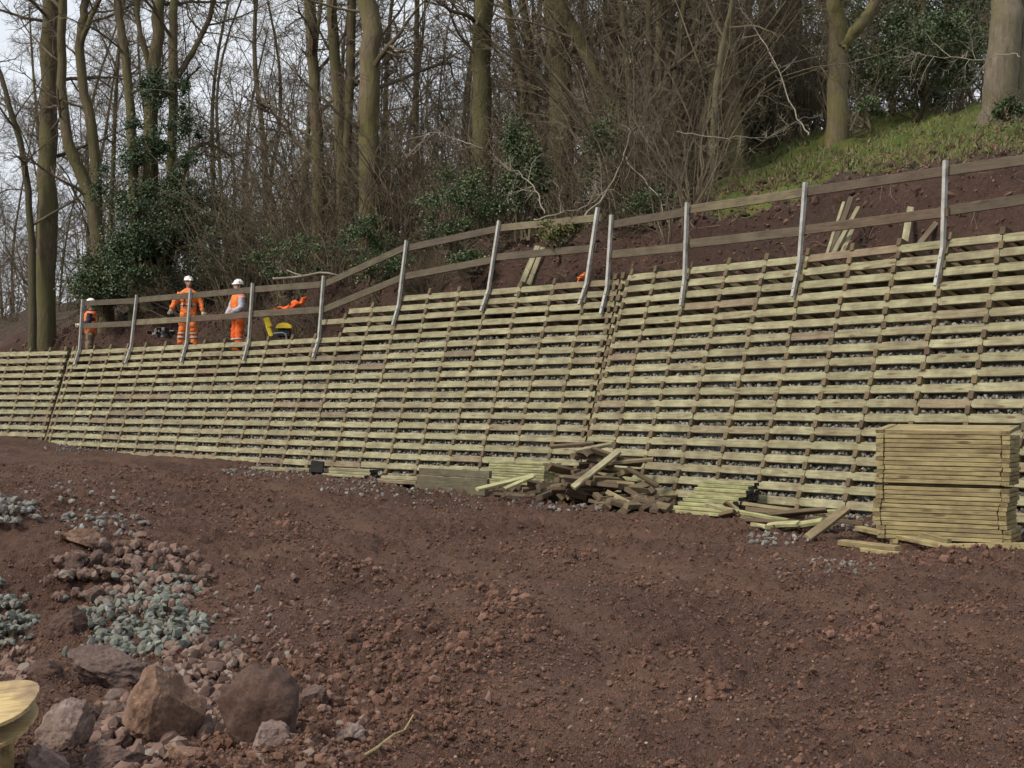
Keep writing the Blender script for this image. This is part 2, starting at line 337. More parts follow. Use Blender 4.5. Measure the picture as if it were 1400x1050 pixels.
# ------------------------------------------------------------------ crib wall frame of reference
BAT, ROWH, BAY = 0.3132, 0.2, 0.8546
class Sec:
    def __init__(s, o, phi):
        s.o = np.array(o, float); s.d = np.array([math.cos(phi), -math.sin(phi), 0]); s.n = np.array([math.sin(phi), math.cos(phi), 0])
        s.e = s.n*BAT+np.array([0, 0, 1.0]); s.eu = nrm(s.e); s.out = nrm(np.cross(s.d, s.eu)); s.out = s.out if s.out[1] < 0 else -s.out
    def p(s, c, i, off=0.0): return s.o+s.d*(c*BAY)-s.e*(i*ROWH)+s.out*off
    def hit(s, px, py, off=0.0): return hit_plane(px, py, s.o+s.out*off, s.out)
    def col_at(s, px, i):
        cs = np.linspace(-60, 30, 3601); P = s.o[None]+cs[:, None]*BAY*s.d-s.e*(i*ROWH); ok = P[:, 1] > 2
        x, _ = project(P[ok]); return float(np.interp(px, x, cs[ok]))
SR = Sec((3.5072, 23.5694, 2.4444), 0.9333); SM = Sec((1.4085, 26.5608, 2.4191), 0.778)
R_C0 = SR.col_at(861, 1); M_C1 = SM.col_at(841, 1); M_C0 = SM.col_at(96, 6)
SL = Sec(SM.p(M_C0, 0), 0.60)

# ------------------------------------------------------------------ ground sheet
ctrl = []
for sec, px, py in [(SL, -60, 592), (SL, 40, 600), (SM, 130, 614), (SM, 250, 626), (SM, 330, 633), (SM, 430, 642), (SM, 560, 652), (SM, 700, 664), (SR, 900, 682), (SR, 1050, 701), (SR, 1180, 709), (SR, 1300, 715), (SR, 1400, 721)]:
    ctrl.append(sec.hit(px, py))
for x, y, z in [(0, 6, -1.5), (3, 6, -1.5), (-2.3, 5.5, -1.6), (0, 10, -1.52), (3, 10, -1.5), (5.5, 12, -1.5), (-.8, 14, -1.5), (3, 14, -1.5), (8, 9, -1.5), (8, 5, -1.5), (-6, 5, -1.7)]:
    ctrl.append(np.array([x, y, z]))
for px, py, y in [(0, 738, 13.2), (-120, 735, 13.2), (100, 750, 13), (200, 772, 12.9), (330, 806, 12.4), (0, 856, 12.2), (-150, 856, 12.2), (70, 872, 11.6), (110, 905, 9.9), (230, 905, 9.6), (20, 1010, 7.7), (190, 1055, 6.9), (0, 690, 17), (-100, 690, 17), (200, 690, 19), (330, 715, 19), (200, 640, 27), (600, 760, 15.4), (480, 690, 22)]:
    ctrl.append(at(px, py, y))
ctrl = np.array(ctrl)
def _tp(r2): return np.where(r2 > 1e-9, 0.5*r2*np.log(r2+1e-12), 0)
_n = len(ctrl); _d2 = ((ctrl[:, None, :2]-ctrl[None, :, :2])**2).sum(-1)
_A = np.zeros((_n+3, _n+3)); _A[:_n, :_n] = _tp(_d2)+np.eye(_n)*0.02; _A[:_n, _n] = 1; _A[:_n, _n+1:] = ctrl[:, :2]; _A[_n:, :_n] = _A[:_n, _n:].T
_wt = np.linalg.solve(_A, np.concatenate([ctrl[:, 2], [0, 0, 0]]))
def ground_base(X, Y):
    X = np.clip(X, -13, 10); Y = np.clip(Y, 4.5, 42); sh = X.shape; X, Y = X.ravel(), Y.ravel()
    z = _wt[_n]+_wt[_n+1]*X+_wt[_n+2]*Y
    for k in range(_n): z = z+_wt[k]*_tp((X-ctrl[k, 0])**2+(Y-ctrl[k, 1])**2)
    return np.clip(z, -2.2, -0.3).reshape(sh)
def ray_ground(px, py):
    d = ray(px, py); d = d/d[1]; ys = np.linspace(5, 45, 1600); P = ys[:, None]*d
    g = ground_base(P[:, 0], P[:, 1]); k = np.argmax(P[:, 2] < g)
    return np.array([P[k, 0], P[k, 1], g[k]])
RIDGES = [([(470, 765), (530, 775), (600, 805), (645, 822)], 0.055, 0.14), ([(545, 1000), (610, 945), (680, 905), (735, 870)], 0.07, 0.12), ([(880, 900), (930, 930), (965, 955)], 0.05, 0.2), ([(715, 752), (760, 770), (800, 762)], 0.05, 0.2), ([(180, 640), (260, 665), (330, 700), (420, 740), (520, 800)], 0.05, 0.25), ([(260, 650), (350, 685), (450, 725), (560, 780)], -0.05, 0.25), ([(1080, 880), (1200, 850), (1330, 838)], 0.03, 0.2), ([(1040, 770), (1150, 780), (1290, 765), (1380, 765)], 0.05, 0.25), ([(390, 1040), (470, 960), (560, 890), (640, 850)], 0.06, 0.3), ([(700, 1040), (850, 930), (960, 850), (1010, 780)], -0.035, 0.3), ([(950, 1040), (1090, 930), (1150, 850), (1180, 790)], -0.03, 0.3)]
_ridge_pts = []
for pts, h, wd in RIDGES:
    W = [ray_ground(*p) for p in pts]; _ridge_pts.append((np.array(W)[:, :2], h, wd))
TRACKS = [([(20, 612), (180, 640), (330, 692), (480, 752), (600, 825), (680, 890)], .24), ([(140, 612), (300, 645), (460, 700), (640, 770), (780, 835), (900, 930)], .24), ([(330, 752), (520, 748), (700, 746), (900, 772), (1150, 830), (1420, 880)], .26), ([(500, 700), (760, 712), (1000, 745), (1200, 790), (1450, 815)], .26)]
_track_pts = [(np.array([ray_ground(*p)[:2] for p in pts]), wd) for pts, wd in TRACKS]
def track_mask(X, Y):
    m = np.zeros(X.shape)
    for W, wd in _track_pts:
        d = np.full(X.shape, 9e9)
        for a, b in zip(W[:-1], W[1:]):
            ab = b-a; tt = np.clip(((X-a[0])*ab[0]+(Y-a[1])*ab[1])/(ab@ab), 0, 1); d = np.minimum(d, (X-a[0]-tt*ab[0])**2+(Y-a[1]-tt*ab[1])**2)
        d = np.sqrt(d)+.10*fbm(X*1.3, Y*1.3, 2, 8); m = np.maximum(m, np.clip((wd*1.25-d)/(wd*.5), 0, 1))
    return m
def ground_z(X, Y, detail=True):
    X = np.asarray(X, float); Y = np.asarray(Y, float)
    z = ground_base(X, Y)
    near = np.clip((60-np.hypot(X, Y))/30, 0, 1)
    z = z+near*(0.13*fbm(X*.55, Y*.55, 3, 3)+0.075*fbm(X*2.3, Y*2.3, 3, 11))
    for W, h, wd in _ridge_pts:
        d = np.full(X.shape, 9e9)
        for a, b in zip(W[:-1], W[1:]):
            ab = b-a; tt = np.clip(((X-a[0])*ab[0]+(Y-a[1])*ab[1])/(ab@ab), 0, 1); d = np.minimum(d, (X-a[0]-tt*ab[0])**2+(Y-a[1]-tt*ab[1])**2)
        z = z+h*np.exp(-d/(2*wd*wd))*(0.6+0.9*(vnoise(X*3, Y*3, 5)+.5))
    if detail:
        tm = track_mask(X, Y); near = near*(1-.25*tm); z = z-.03*tm+.010*tm*np.sign(np.sin(X*22+Y*9))
        lump = np.abs(fbm(X*7, Y*7, 3, 21)); z = z+near*(0.10*(0.25-lump)+0.075*fbm(X*14, Y*14, 3, 31))*(.45+1.1*np.clip(fbm(X*.8+4, Y*.8, 2, 45)+.5, 0, 1))
    return z
xs = np.concatenate([[-900, -400, -200, -100, -60, -40, -28, -22, -18, -16, -14.5], np.arange(-13.5, -6, .09), np.arange(-6, 7, .042), np.arange(7, 11, .09), [11.5, 13, 16, 20, 28, 40, 60, 100, 200, 400, 900]])
ys = np.concatenate([[-300, -100, -40, -15, -5, 0, 2, 3.5], 4.6*np.exp(np.arange(0, math.log(40/4.6), .0068)), [41, 43, 46, 50, 60, 80, 120, 250, 500, 1200, 2500]])
GX, GY = np.meshgrid(xs, ys); GZ = ground_z(GX, GY)
nx, ny = len(xs), len(ys); a = (np.arange(ny-1)[:, None]*nx+np.arange(nx-1)[None]); Q = np.stack([a, a+1, a+nx+1, a+nx], -1).reshape(-1, 4)
ob('ground', mesh('ground', np.stack([GX, GY, GZ], -1).reshape(-1, 3), [Q], M_SOIL, True, attr={'compact': track_mask(GX, GY).ravel()}), kind='structure')
_gx = np.arange(-16, 14, .2); _gy = np.arange(4, 46, .2); _gz = ground_z(*np.meshgrid(_gx, _gy), False)
def gz1(x, y):
    u = min(max((x+16)/.2, 0), len(_gx)-1.001); v = min(max((y-4)/.2, 0), len(_gy)-1.001); i, j = int(u), int(v); u -= i; v -= j
    return (_gz[j, i]*(1-u)+_gz[j, i+1]*u)*(1-v)+(_gz[j+1, i]*(1-u)+_gz[j+1, i+1]*u)*v
def gpt(px, py, dz=0.0):
    p = ray_ground(px, py); p[2] = gz1(p[0], p[1])+dz; return p

# ------------------------------------------------------------------ hillside behind the wall
pl_l = SL.o-SL.d*30; J1 = SL.o; J2 = (SM.p(M_C1, 0)+SR.p(R_C0, 0))/2; pl_r = SR.o+SR.d*26
def poly_station(s):
    """s measured from the middle joint, to the left negative"""
    P = np.zeros((len(s), 2)); Nn = np.zeros((len(s), 2)); l1 = np.linalg.norm(J1-J2)
    for k, v in enumerate(s):
        if v > 0: p = J2+SR.d*v
        elif v > -l1: p = J2+(J1-J2)*(-v/l1)
        else: p = J1-SL.d*(-v-l1)
        ph = np.interp(v, [-l1-6, -l1+4, -5, 4], [0.60, 0.778, 0.778, 0.9333]); P[k] = p[:2]; Nn[k] = (math.sin(ph), math.cos(ph))
    return P, Nn
T_CUT = [(-400, 472), (0, 470), (50, 452), (140, 455), (200, 425), (300, 418), (400, 398), (480, 394), (600, 366), (700, 350), (800, 338), (900, 320), (1000, 300), (1100, 276), (1200, 250), (1300, 234), (1400, 220), (1800, 170)]
T_MID = [(-400, 455), (0, 452), (200, 408), (400, 378), (600, 335), (800, 303), (900, 282), (1000, 250), (1100, 226), (1200, 202), (1300, 190), (1400, 184), (1800, 150)]
T_CREST = [(-400, 450), (0, 447), (200, 402), (400, 366), (600, 318), (800, 285), (900, 262), (1000, 218), (1100, 192), (1200, 168), (1300, 156), (1400, 150), (1800, 110)]
def z_for(X, Y, tab):
    px, _ = project(np.stack([X, Y, np.full_like(X, 2.5)], -1)); py = np.interp(px, *zip(*tab))
    d = CF[None]+((px-700)/F_PX)[:, None]*CR+((525-py)/F_PX)[:, None]*CU; return d[:, 2]*(Y/d[:, 1])
st = np.concatenate([np.arange(-48, -26, .5), np.arange(-26, 9, .07), np.arange(9, 26, .5)])
HP, HN = poly_station(st)
tlist = np.concatenate([np.arange(0.35, 6, .085), np.arange(6, 13, .3), [14, 16, 19, 23, 28, 35, 45, 60, 90, 140, 250, 500]])
X0 = HP[:, 0:1]+HN[:, 0:1]*tlist; Y0 = HP[:, 1:2]+HN[:, 1:2]*tlist
pxs, _ = project(np.stack([HP[:, 0], HP[:, 1], np.full(len(st), 2.0)], -1))
toe_t = np.interp(pxs, [380, 520], [2.3, 1.15]); cut_t = toe_t+np.interp(pxs, [300, 600], [1.5, 1.0])+.75*fbm(st*.55, st*0, 4, 19)
topz = np.interp(pxs, [420, 490, 540], [1.22, 1.7, 2.08])
def lev(t, tab):
    return z_for(HP[:, 0]+HN[:, 0]*t, HP[:, 1]+HN[:, 1]*t, tab)
zc, zm, zk = lev(cut_t, T_CUT), lev(5.5, T_MID), lev(11.0, T_CREST)
HZ = np.zeros_like(X0)
for k in range(len(st)):
    z9 = zk[k]+np.interp(pxs[k], [300, 900], [-0.4, 0.6])
    HZ[k] = np.interp(tlist, [0, toe_t[k], cut_t[k], 5.5, 11, 25, 60, 500], [topz[k]-.08, topz[k], zc[k], zm[k], zk[k], z9, z9-1, z9-14])
amp = np.clip((tlist-.2)/1.2, 0, 1)*np.clip((60-tlist)/40, 0, 1)
HZ += amp*(.30*np.clip(np.abs(fbm(X0*1.3, Y0*1.3, 2, 71)), 0, 1)*np.clip(tlist-2.2, 0, 1)+0.25*fbm(X0*.7, Y0*.7, 3, 41)+0.24*fbm(X0*2.3, Y0*2.3, 3, 51)+0.14*np.abs(fbm(X0*6, Y0*6, 3, 61)))
PXg, _ = project(np.stack([X0.ravel(), Y0.ravel(), HZ.ravel()], -1)); PXg = PXg.reshape(X0.shape)
above = np.clip((tlist[None]-cut_t[:, None]-0.1)/0.9, 0, 1)
grass = np.clip(above*3, 0, 1)*np.clip((PXg-930)/90, 0, 1)*np.clip((16-tlist)[None]/3, 0, 1)*np.clip((tlist[None]-cut_t[:, None])/np.interp(PXg, [1080, 1250], [.4, 2.4])+0.2, 0, 1)
litter = np.clip((tlist[None]-cut_t[:, None]+0.25)/0.8, 0, 1)
ns, nt_ = X0.shape; a = (np.arange(ns-1)[:, None]*nt_+np.arange(nt_-1)[None]); Q = np.stack([a, a+nt_, a+nt_+1, a+1], -1).reshape(-1, 4)
HV = np.stack([X0, Y0, HZ], -1).reshape(-1, 3)
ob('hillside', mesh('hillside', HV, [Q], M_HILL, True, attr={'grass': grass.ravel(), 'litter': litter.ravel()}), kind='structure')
def hill(px, t):
    """point on the hillside t metres behind the wall, at station whose wall foot shows at px"""
    k = int(np.argmin(np.abs(pxs-px))); j = int(np.argmin(np.abs(tlist-t))); return np.array([X0[k, j], Y0[k, j], HZ[k, j]])
def hill_at(px, Y):
    """hillside point seen in image column px at depth Y"""
    m = (np.abs(PXg-px) < 8) & (np.abs(Y0-Y) < 0.8)
    if m.any(): return np.array([X0[m].mean(), Y0[m].mean(), HZ[m].mean()])
    k = np.argmin(((PXg-px)/8)**2+(Y0-Y)**2); return np.array([X0.flat[k], Y0.flat[k], HZ.flat[k]])

# ------------------------------------------------------------------ timber pieces
_pl = {}
def plank_mesh(Lx, w, h, mat, ch=0.006, ends=None, seed=0):
    """board along local x, w across y, h along z; long edges chamfered, ends a touch uneven"""
    key = (round(Lx, 3), round(w, 3), round(h, 3), mat.name, ends.name if ends else '', seed)
    if key in _pl: return _pl[key]
    r = np.random.default_rng(abs(seed+int(Lx*1000))); y, z = w/2, h/2
    sec = np.array([[-y+ch, -z], [y-ch, -z], [y, -z+ch], [y, z-ch], [y-ch, z], [-y+ch, z], [-y, z-ch], [-y, -z+ch]])
    xs_ = [-Lx/2, 0, Lx/2]; V = []
    for k, x in enumerate(xs_):
        sk = r.uniform(-.008, .008, 2) if k != 1 else (0, 0); bow = r.uniform(-.004, .004, 2) if k == 1 else (0, 0)
        for p in sec: V.append([x+sk[0]*p[0]/max(y, .01)*1.0+sk[1]*p[1]/max(z, .01), p[0]+bow[0], p[1]+bow[1]])
    q = [[i*8+j, i*8+8+j, i*8+8+(j+1) % 8, i*8+(j+1) % 8] for i in range(2) for j in range(8)]
    e = [[0, 1, 2, 3], [0, 3, 4, 7], [4, 5, 6, 7]]; q = [p[::-1] for p in q]
    E0 = [f for f in e]; E1 = [[16+i for i in f[::-1]] for f in e]
    me = mesh('plank', V, [np.array(q)[:, ::-1], np.array([f[::-1] for f in E0]+[f[::-1] for f in E1])], None, mats=[mat]+([ends] if ends else []), midx=[0]*16+[1 if ends else 0]*6)
    _pl[key] = me; return me
def plank(name, p0, p1, w, h, mat, roll=0.0, parent=None, ends=None, seed=0, **tags):
    p0, p1 = np.asarray(p0, float), np.asarray(p1, float); Ln = np.linalg.norm(p1-p0)
    me = plank_mesh(round(Ln, 2), w, h, mat, ends=ends, seed=seed)
    return ob(name, me, parent, axis_frame((p0+p1)/2, p1-p0, roll=roll), **tags)

# ------------------------------------------------------------------ crib wall
def build_wall(sec, c_lo, c_hi, label, kfun, fill_from, joint_lo, joint_hi, cols, rmax, seed):
    r = np.random.default_rng(seed); root = thing('crib_wall', label, 'retaining wall', tuple(sec.p((c_lo+c_hi)/2, rmax)))
    inv = root.matrix_basis.inverted()
    R3 = (sec.d, -sec.out, sec.eu)
    FH = np.linalg.norm(sec.e)*ROWH
    def vis(P):
        x, y = project(P); return -30 < x[0] < 1430
    def foot(P): return gz1(P[0], P[1])
    heads = []; strs = []; rear = Geo()
    for k in range(0, rmax):
        clo = max(c_lo, kfun(k))
        if clo > c_hi-.15: continue
        cc = [clo]+[c for c in cols if clo+.12 < c < c_hi-.12]+[c_hi]; j = 0
        while j < len(cc)-1:
            two = j+2 < len(cc) and r.random() < 0.42; a_, b_ = cc[j], cc[j+2 if two else j+1]; j += 2 if two else 1
            P = sec.p((a_+b_)/2, k+.5)
            if P[2]+.12 < foot(P): continue
            strs.append((a_-(.1 if a_ == c_lo else 0), b_+(.1 if b_ == c_hi and b_ < 3 else 0), k))
    for k in range(0, rmax+1):
        clo = max(c_lo, min(kfun(k), kfun(max(k-1, 0))))
        for c in cols+[joint_lo, joint_hi]:
            if c is None or c < clo-.05 or c > c_hi+.2: continue
            P = sec.p(c, k)
            if P[2]+.1 < foot(P): continue
            heads.append((c, k))
    def sizekey(P): return P[1]+(0 if vis(P) else 1000)
    strs.sort(key=lambda s: sizekey(sec.p((s[0]+s[1])/2, s[2]))); heads.sort(key=lambda s: sizekey(sec.p(*s)))
    restS, restH = Geo(), Geo()
    for n_, (a_, b_, k) in enumerate(strs):
        Ln = round((b_-a_)*BAY-.012, 2); P = sec.p((a_+b_)/2, k+.5, r.uniform(-.006, .006))+sec.eu*r.uniform(-.008, .008)
        M = inv@frame(P, *R3); M = M@Matrix.Rotation(r.normal()*.004, 4, 'Y')@Matrix.Rotation(r.normal()*.02, 4, 'X')
        if n_ < 295: ob('stretcher', plank_mesh(Ln, 0.05, 0.122*FH/.2096, M_STRETCH, seed=int(r.integers(3))), root, M)
        else: restS.box(M, Ln, .05, .122)
    for n_, (c, k) in enumerate(heads):
        P = sec.p(c, k, -0.412+r.uniform(-.012, .012)); P = P+sec.d*r.normal()*.012
        M = inv@frame(P, sec.out, -sec.d if np.cross(sec.out, -sec.d)[2] > 0 else sec.d, sec.eu if np.cross(sec.out, -sec.d)[2] > 0 else sec.eu)
        M = inv@frame(P, sec.out, np.cross(sec.eu, sec.out), sec.eu)@Matrix.Rotation(r.normal()*.03, 4, 'X')
        if n_ < 295: ob('header', plank_mesh(0.93, 0.074, 0.112, M_HEAD, seed=int(r.integers(3))), root, M)
        else: restH.box(M, .93, .082, .118)
    if restS.n: ob('stretcher_rest', restS.build('stretcher_rest', M_STRETCH), root, kind='stuff')
    if restH.n: ob('header_rest', restH.build('header_rest', M_HEAD), root, kind='stuff')
    # inner row of stretchers that closes the back of the crib
    for k in range(0, rmax):
        clo = max(c_lo, kfun(k))
        if clo < c_hi-.3:
            M = inv@frame(sec.p((clo+c_hi)/2, k+.5, -.80), *R3); rear.box(M, (c_hi-clo)*BAY, .05, .132)
    ob('inner_stretcher', rear.build('inner_stretcher', M_HEAD), root, kind='stuff')
    # stone fill: packed stones just behind the outer stretchers, plus a solid bed behind them
    g = Geo(); bed = Geo(); pos = []; sz = []
    for k in range(1, rmax+1):
        c = np.repeat(np.arange(c_lo, c_hi, .045/BAY), 2); ff = np.array([fill_from(v) for v in c[::2]]).repeat(2); c = c[k >= ff]; m_ = len(c)
        if not m_: continue
        u = np.where(r.random(m_) < .8, r.uniform(-.075, .02, m_), r.uniform(-.05, .06, m_))
        P = sec.p(0, k)[None]+sec.d*((c+r.uniform(-.03, .03, m_))*BAY)[:, None]+sec.out*(-.065+r.uniform(-.035, .02, m_))[:, None]+sec.eu*u[:, None]
        P = P[[P[q_, 2]+.1 > gz1(P[q_, 0], P[q_, 1]) for q_ in range(m_)]]; pos += list(P); sz += list(r.uniform(.022, .048, len(P)))
    pos = np.array(pos); stones(g, pos, np.array(sz), r)
    ob('crib_fill_stone', g.build('crib_fill_stone', M_FILLSTONE), None, kind='stuff', label='grey stone fill showing between the timbers of the %s' % label.split(',')[0], category='stone fill')
    for c in np.arange(c_lo, c_hi, .5):
        ff = fill_from(c+.25); top_i, bot_i = ff-.2, rmax+.5; w_ = min(.5, c_hi-c)
        P = sec.p(c+w_/2, (top_i+bot_i)/2, -.47); bed.box(frame(P, *R3), w_*BAY, .66, (bot_i-top_i)*FH)
    ob('crib_fill_bed', bed.build('crib_fill_bed', M_FILLSTONE), None, kind='stuff', label='packed stone bed inside the %s' % label.split(',')[0], category='stone fill')
    return root
def kR(k): return -99
def kM(k): return {0: SM.col_at(551, 0.5), 1: SM.col_at(478, 1.5), 2: SM.col_at(440, 2.5), 3: SM.col_at(470, 3.5)}.get(k, -99)
def kL(k): return 99 if k < 4 else -99
build_wall(SR, R_C0, 9.4, 'right section of the pale timber crib wall, tallest, behind the golden frame stack', kR, lambda c: 6, R_C0, None, [float(c) for c in range(-2, 10)], 22, 1)
build_wall(SM, M_C0, M_C1, 'long middle section of the timber crib wall between the two triple joints, stepped top', kM, lambda c: np.interp(c, [-21, -14, -9, -6, 0], [10, 9, 8, 5, 5]).round(), M_C0, M_C1, [float(c) for c in range(-21, 1)], 21, 2)
build_wall(SL, -5.2, -.42, 'short leftmost section of the timber crib wall, at the left picture edge', kL, lambda c: 10, None, -.42, [-1.15, -2.15, -3.15, -4.15, -5.1], 19, 3)
# single headers that fill the two joints between the sections
def joint(sec, px, i0, i1, lab):
    c = sec.col_at(px, i0+1); r = np.random.default_rng(abs(int(px))); root = thing('joint_header_column', lab, 'timber column', tuple(sec.p(c, i1)))
    inv = root.matrix_basis.inverted()
    for k in range(i0, i1+1):
        M = inv@frame(sec.p(c, k, -.40), sec.out, np.cross(sec.eu, sec.out), sec.eu)
        ob('header', plank_mesh(0.93, .082, .118, M_HEAD, seed=int(r.integers(3))), root, M)
        M = inv@frame(sec.p(c, k+.5, -.02), *(sec.d, -sec.out, sec.eu)); ob('spacer', plank_mesh(.13, .05, .1, M_STRETCH, seed=1), root, M)
joint(SM, 851, 0, 19, 'column of stacked header ends filling the joint right of middle')
joint(SM, 90, 4, 17, 'column of stacked header ends filling the joint near the left edge')

# ------------------------------------------------------------------ guard rails on bent steel posts
POSTS = [((113, 409), (108.7, 477), (102, 499)), ((187, 403), (179.3, 473), (171.3, 497)), ((260.7, 395), (255, 469), (247.7, 495)), ((345.4, 387), (340.3, 465), (333, 493)), ((442.4, 377), (436, 462.7), (428, 488.7)), ((555.7, 329), (545, 416.6), (537, 445)), ((682.3, 302), (668, 395.7), (657.7, 425.7)), ((817, 284), (801.7, 388), (792, 416.6)), ((836, 294), (830, 393.4), (821.4, 429.4)), ((939.5, 277), (936, 381), (931, 418)), ((1101, 249.6), (1093, 360), (1083.7, 406)), ((1292.7, 219.4), (1289, 340), (1279.4, 391)), ((1516, 184), (1513, 316), (1503, 372))]
POST3 = []
for k, (t_, b_, f_) in enumerate(POSTS):
    sec = SM if k < 9 else SR
    foot = sec.hit(*f_, .085); bend = sec.hit(*b_, .085); top = hit_plane(*t_, bend, sec.d); POST3.append((foot, bend, top, sec))
def steel_post(k, parent):
    foot, bend, top, sec = POST3[k]; inv = parent.matrix_basis.inverted()
    W, D, T = 0.085, 0.06, 0.007          # C channel, open side facing the wall's length
    prof = np.array([[-W/2, D/2], [-W/2, -D/2], [W/2, -D/2], [W/2, D/2], [W/2-T, D/2], [W/2-T, -D/2+T], [-W/2+T, -D/2+T], [-W/2+T, D/2]])
    V = []
    dirs = [nrm(bend-foot), nrm(nrm(bend-foot)+nrm(top-bend)), nrm(top-bend)]
    for P, u in zip((foot, bend, top), dirs):
        x = sec.d; y = nrm(np.cross(u, x)); y = y if y[1] > 0 else -y
        V += [P+x*p[0]*.62+y*p[1] for p in prof]
    n = 8; q = [[i*n+j, i*n+(j+1) % n, (i+1)*n+(j+1) % n, (i+1)*n+j] for i in range(2) for j in range(n)]
    V = np.array(V); V = np.array([list(inv@Vector(v)) for v in V])
    caps = [[0, 1, 6, 7], [1, 2, 5, 6], [2, 3, 4, 5]]; q += caps+[[16+i for i in c[::-1]] for c in caps]
    p = ob('post', mesh('post', V, [np.array(q)], M_STEEL), parent)
    for s_ in (.25, .75):                 # fixing bolts to the wall
        P = foot*(1-s_)+bend*s_+sec.out*.032; g = Geo(); g.tube([list(inv@Vector(P)), list(inv@Vector(P+sec.out*.014))], .014, 6, True)
        ob('bolt', g.build('bolt', M_STEEL), p)
UP = {0: [((113, 415), (186, 411.5))], 1: [((188, 410.5), (259, 404))], 2: [((240, 406), (345, 396.5))], 3: [((346, 396), (441, 389))], 4: [((443, 389), (555, 338))], 5: [((554, 340), (682, 312.6))], 6: [((682, 312), (817, 298))], 8: [((836, 307.5), (939, 290))], 9: [((940, 287), (1100, 263))], 10: [((1101, 262.5), (1291, 234.5))], 11: [((1292, 234), (1515, 203))]}
LO = {0: [((112, 446), (183, 442.5))], 1: [((184, 441), (257, 436.5))], 2: [((240, 438), (343, 430.5))], 3: [((343, 429.5), (440, 423.5))], 4: [((440, 424.5), (549, 380))], 5: [((549, 379), (676, 355))], 6: [((677, 352), (811, 339.5))], 8: [((834, 348.5), (937, 338))], 9: [((938, 334), (1097, 316))], 10: [((1098, 315), (1290, 290.5))], 11: [((1290, 289), (1515, 256))]}
GR = [thing('guard_rail', 'guard rail on bent steel posts above the low wall left of the joint', 'guard rail', tuple(POST3[4][0])), thing('guard_rail', 'guard rail on bent steel posts above the right wall section, rising along the grass bank', 'guard rail', tuple(POST3[10][0]))]
for k in range(len(POSTS)): steel_post(k, GR[0 if k < 8 else 1])
for tab in (UP, LO):
    for k, L_ in tab.items():
        root = GR[0 if k < 8 else 1]; inv = root.matrix_basis.inverted()
        A0, B0 = POST3[k], POST3[k+1]; nrmv = nrm(np.cross(B0[2]-A0[2], A0[1]-A0[2])); nrmv = nrmv if nrmv[1] > 0 else -nrmv
        for (a_, b_) in L_:
            o_ = A0[2]+nrmv*(.055+0.012*(k % 2)); p0 = hit_plane(*a_, o_, nrmv); p1 = hit_plane(*b_, o_, nrmv); dv = nrm(p1-p0); p0 = p0-dv*.06; p1 = p1+dv*.08
            upv = nrm(A0[2]-A0[1]); x = dv; y = nrm(np.cross(upv, x)); z = np.cross(x, y)
            Ln = round(float(np.linalg.norm(p1-p0)), 2)
            ob('rail', plank_mesh(Ln, .032, .145, M_RAIL, seed=k), root, inv@frame((p0+p1)/2, x, y, z))

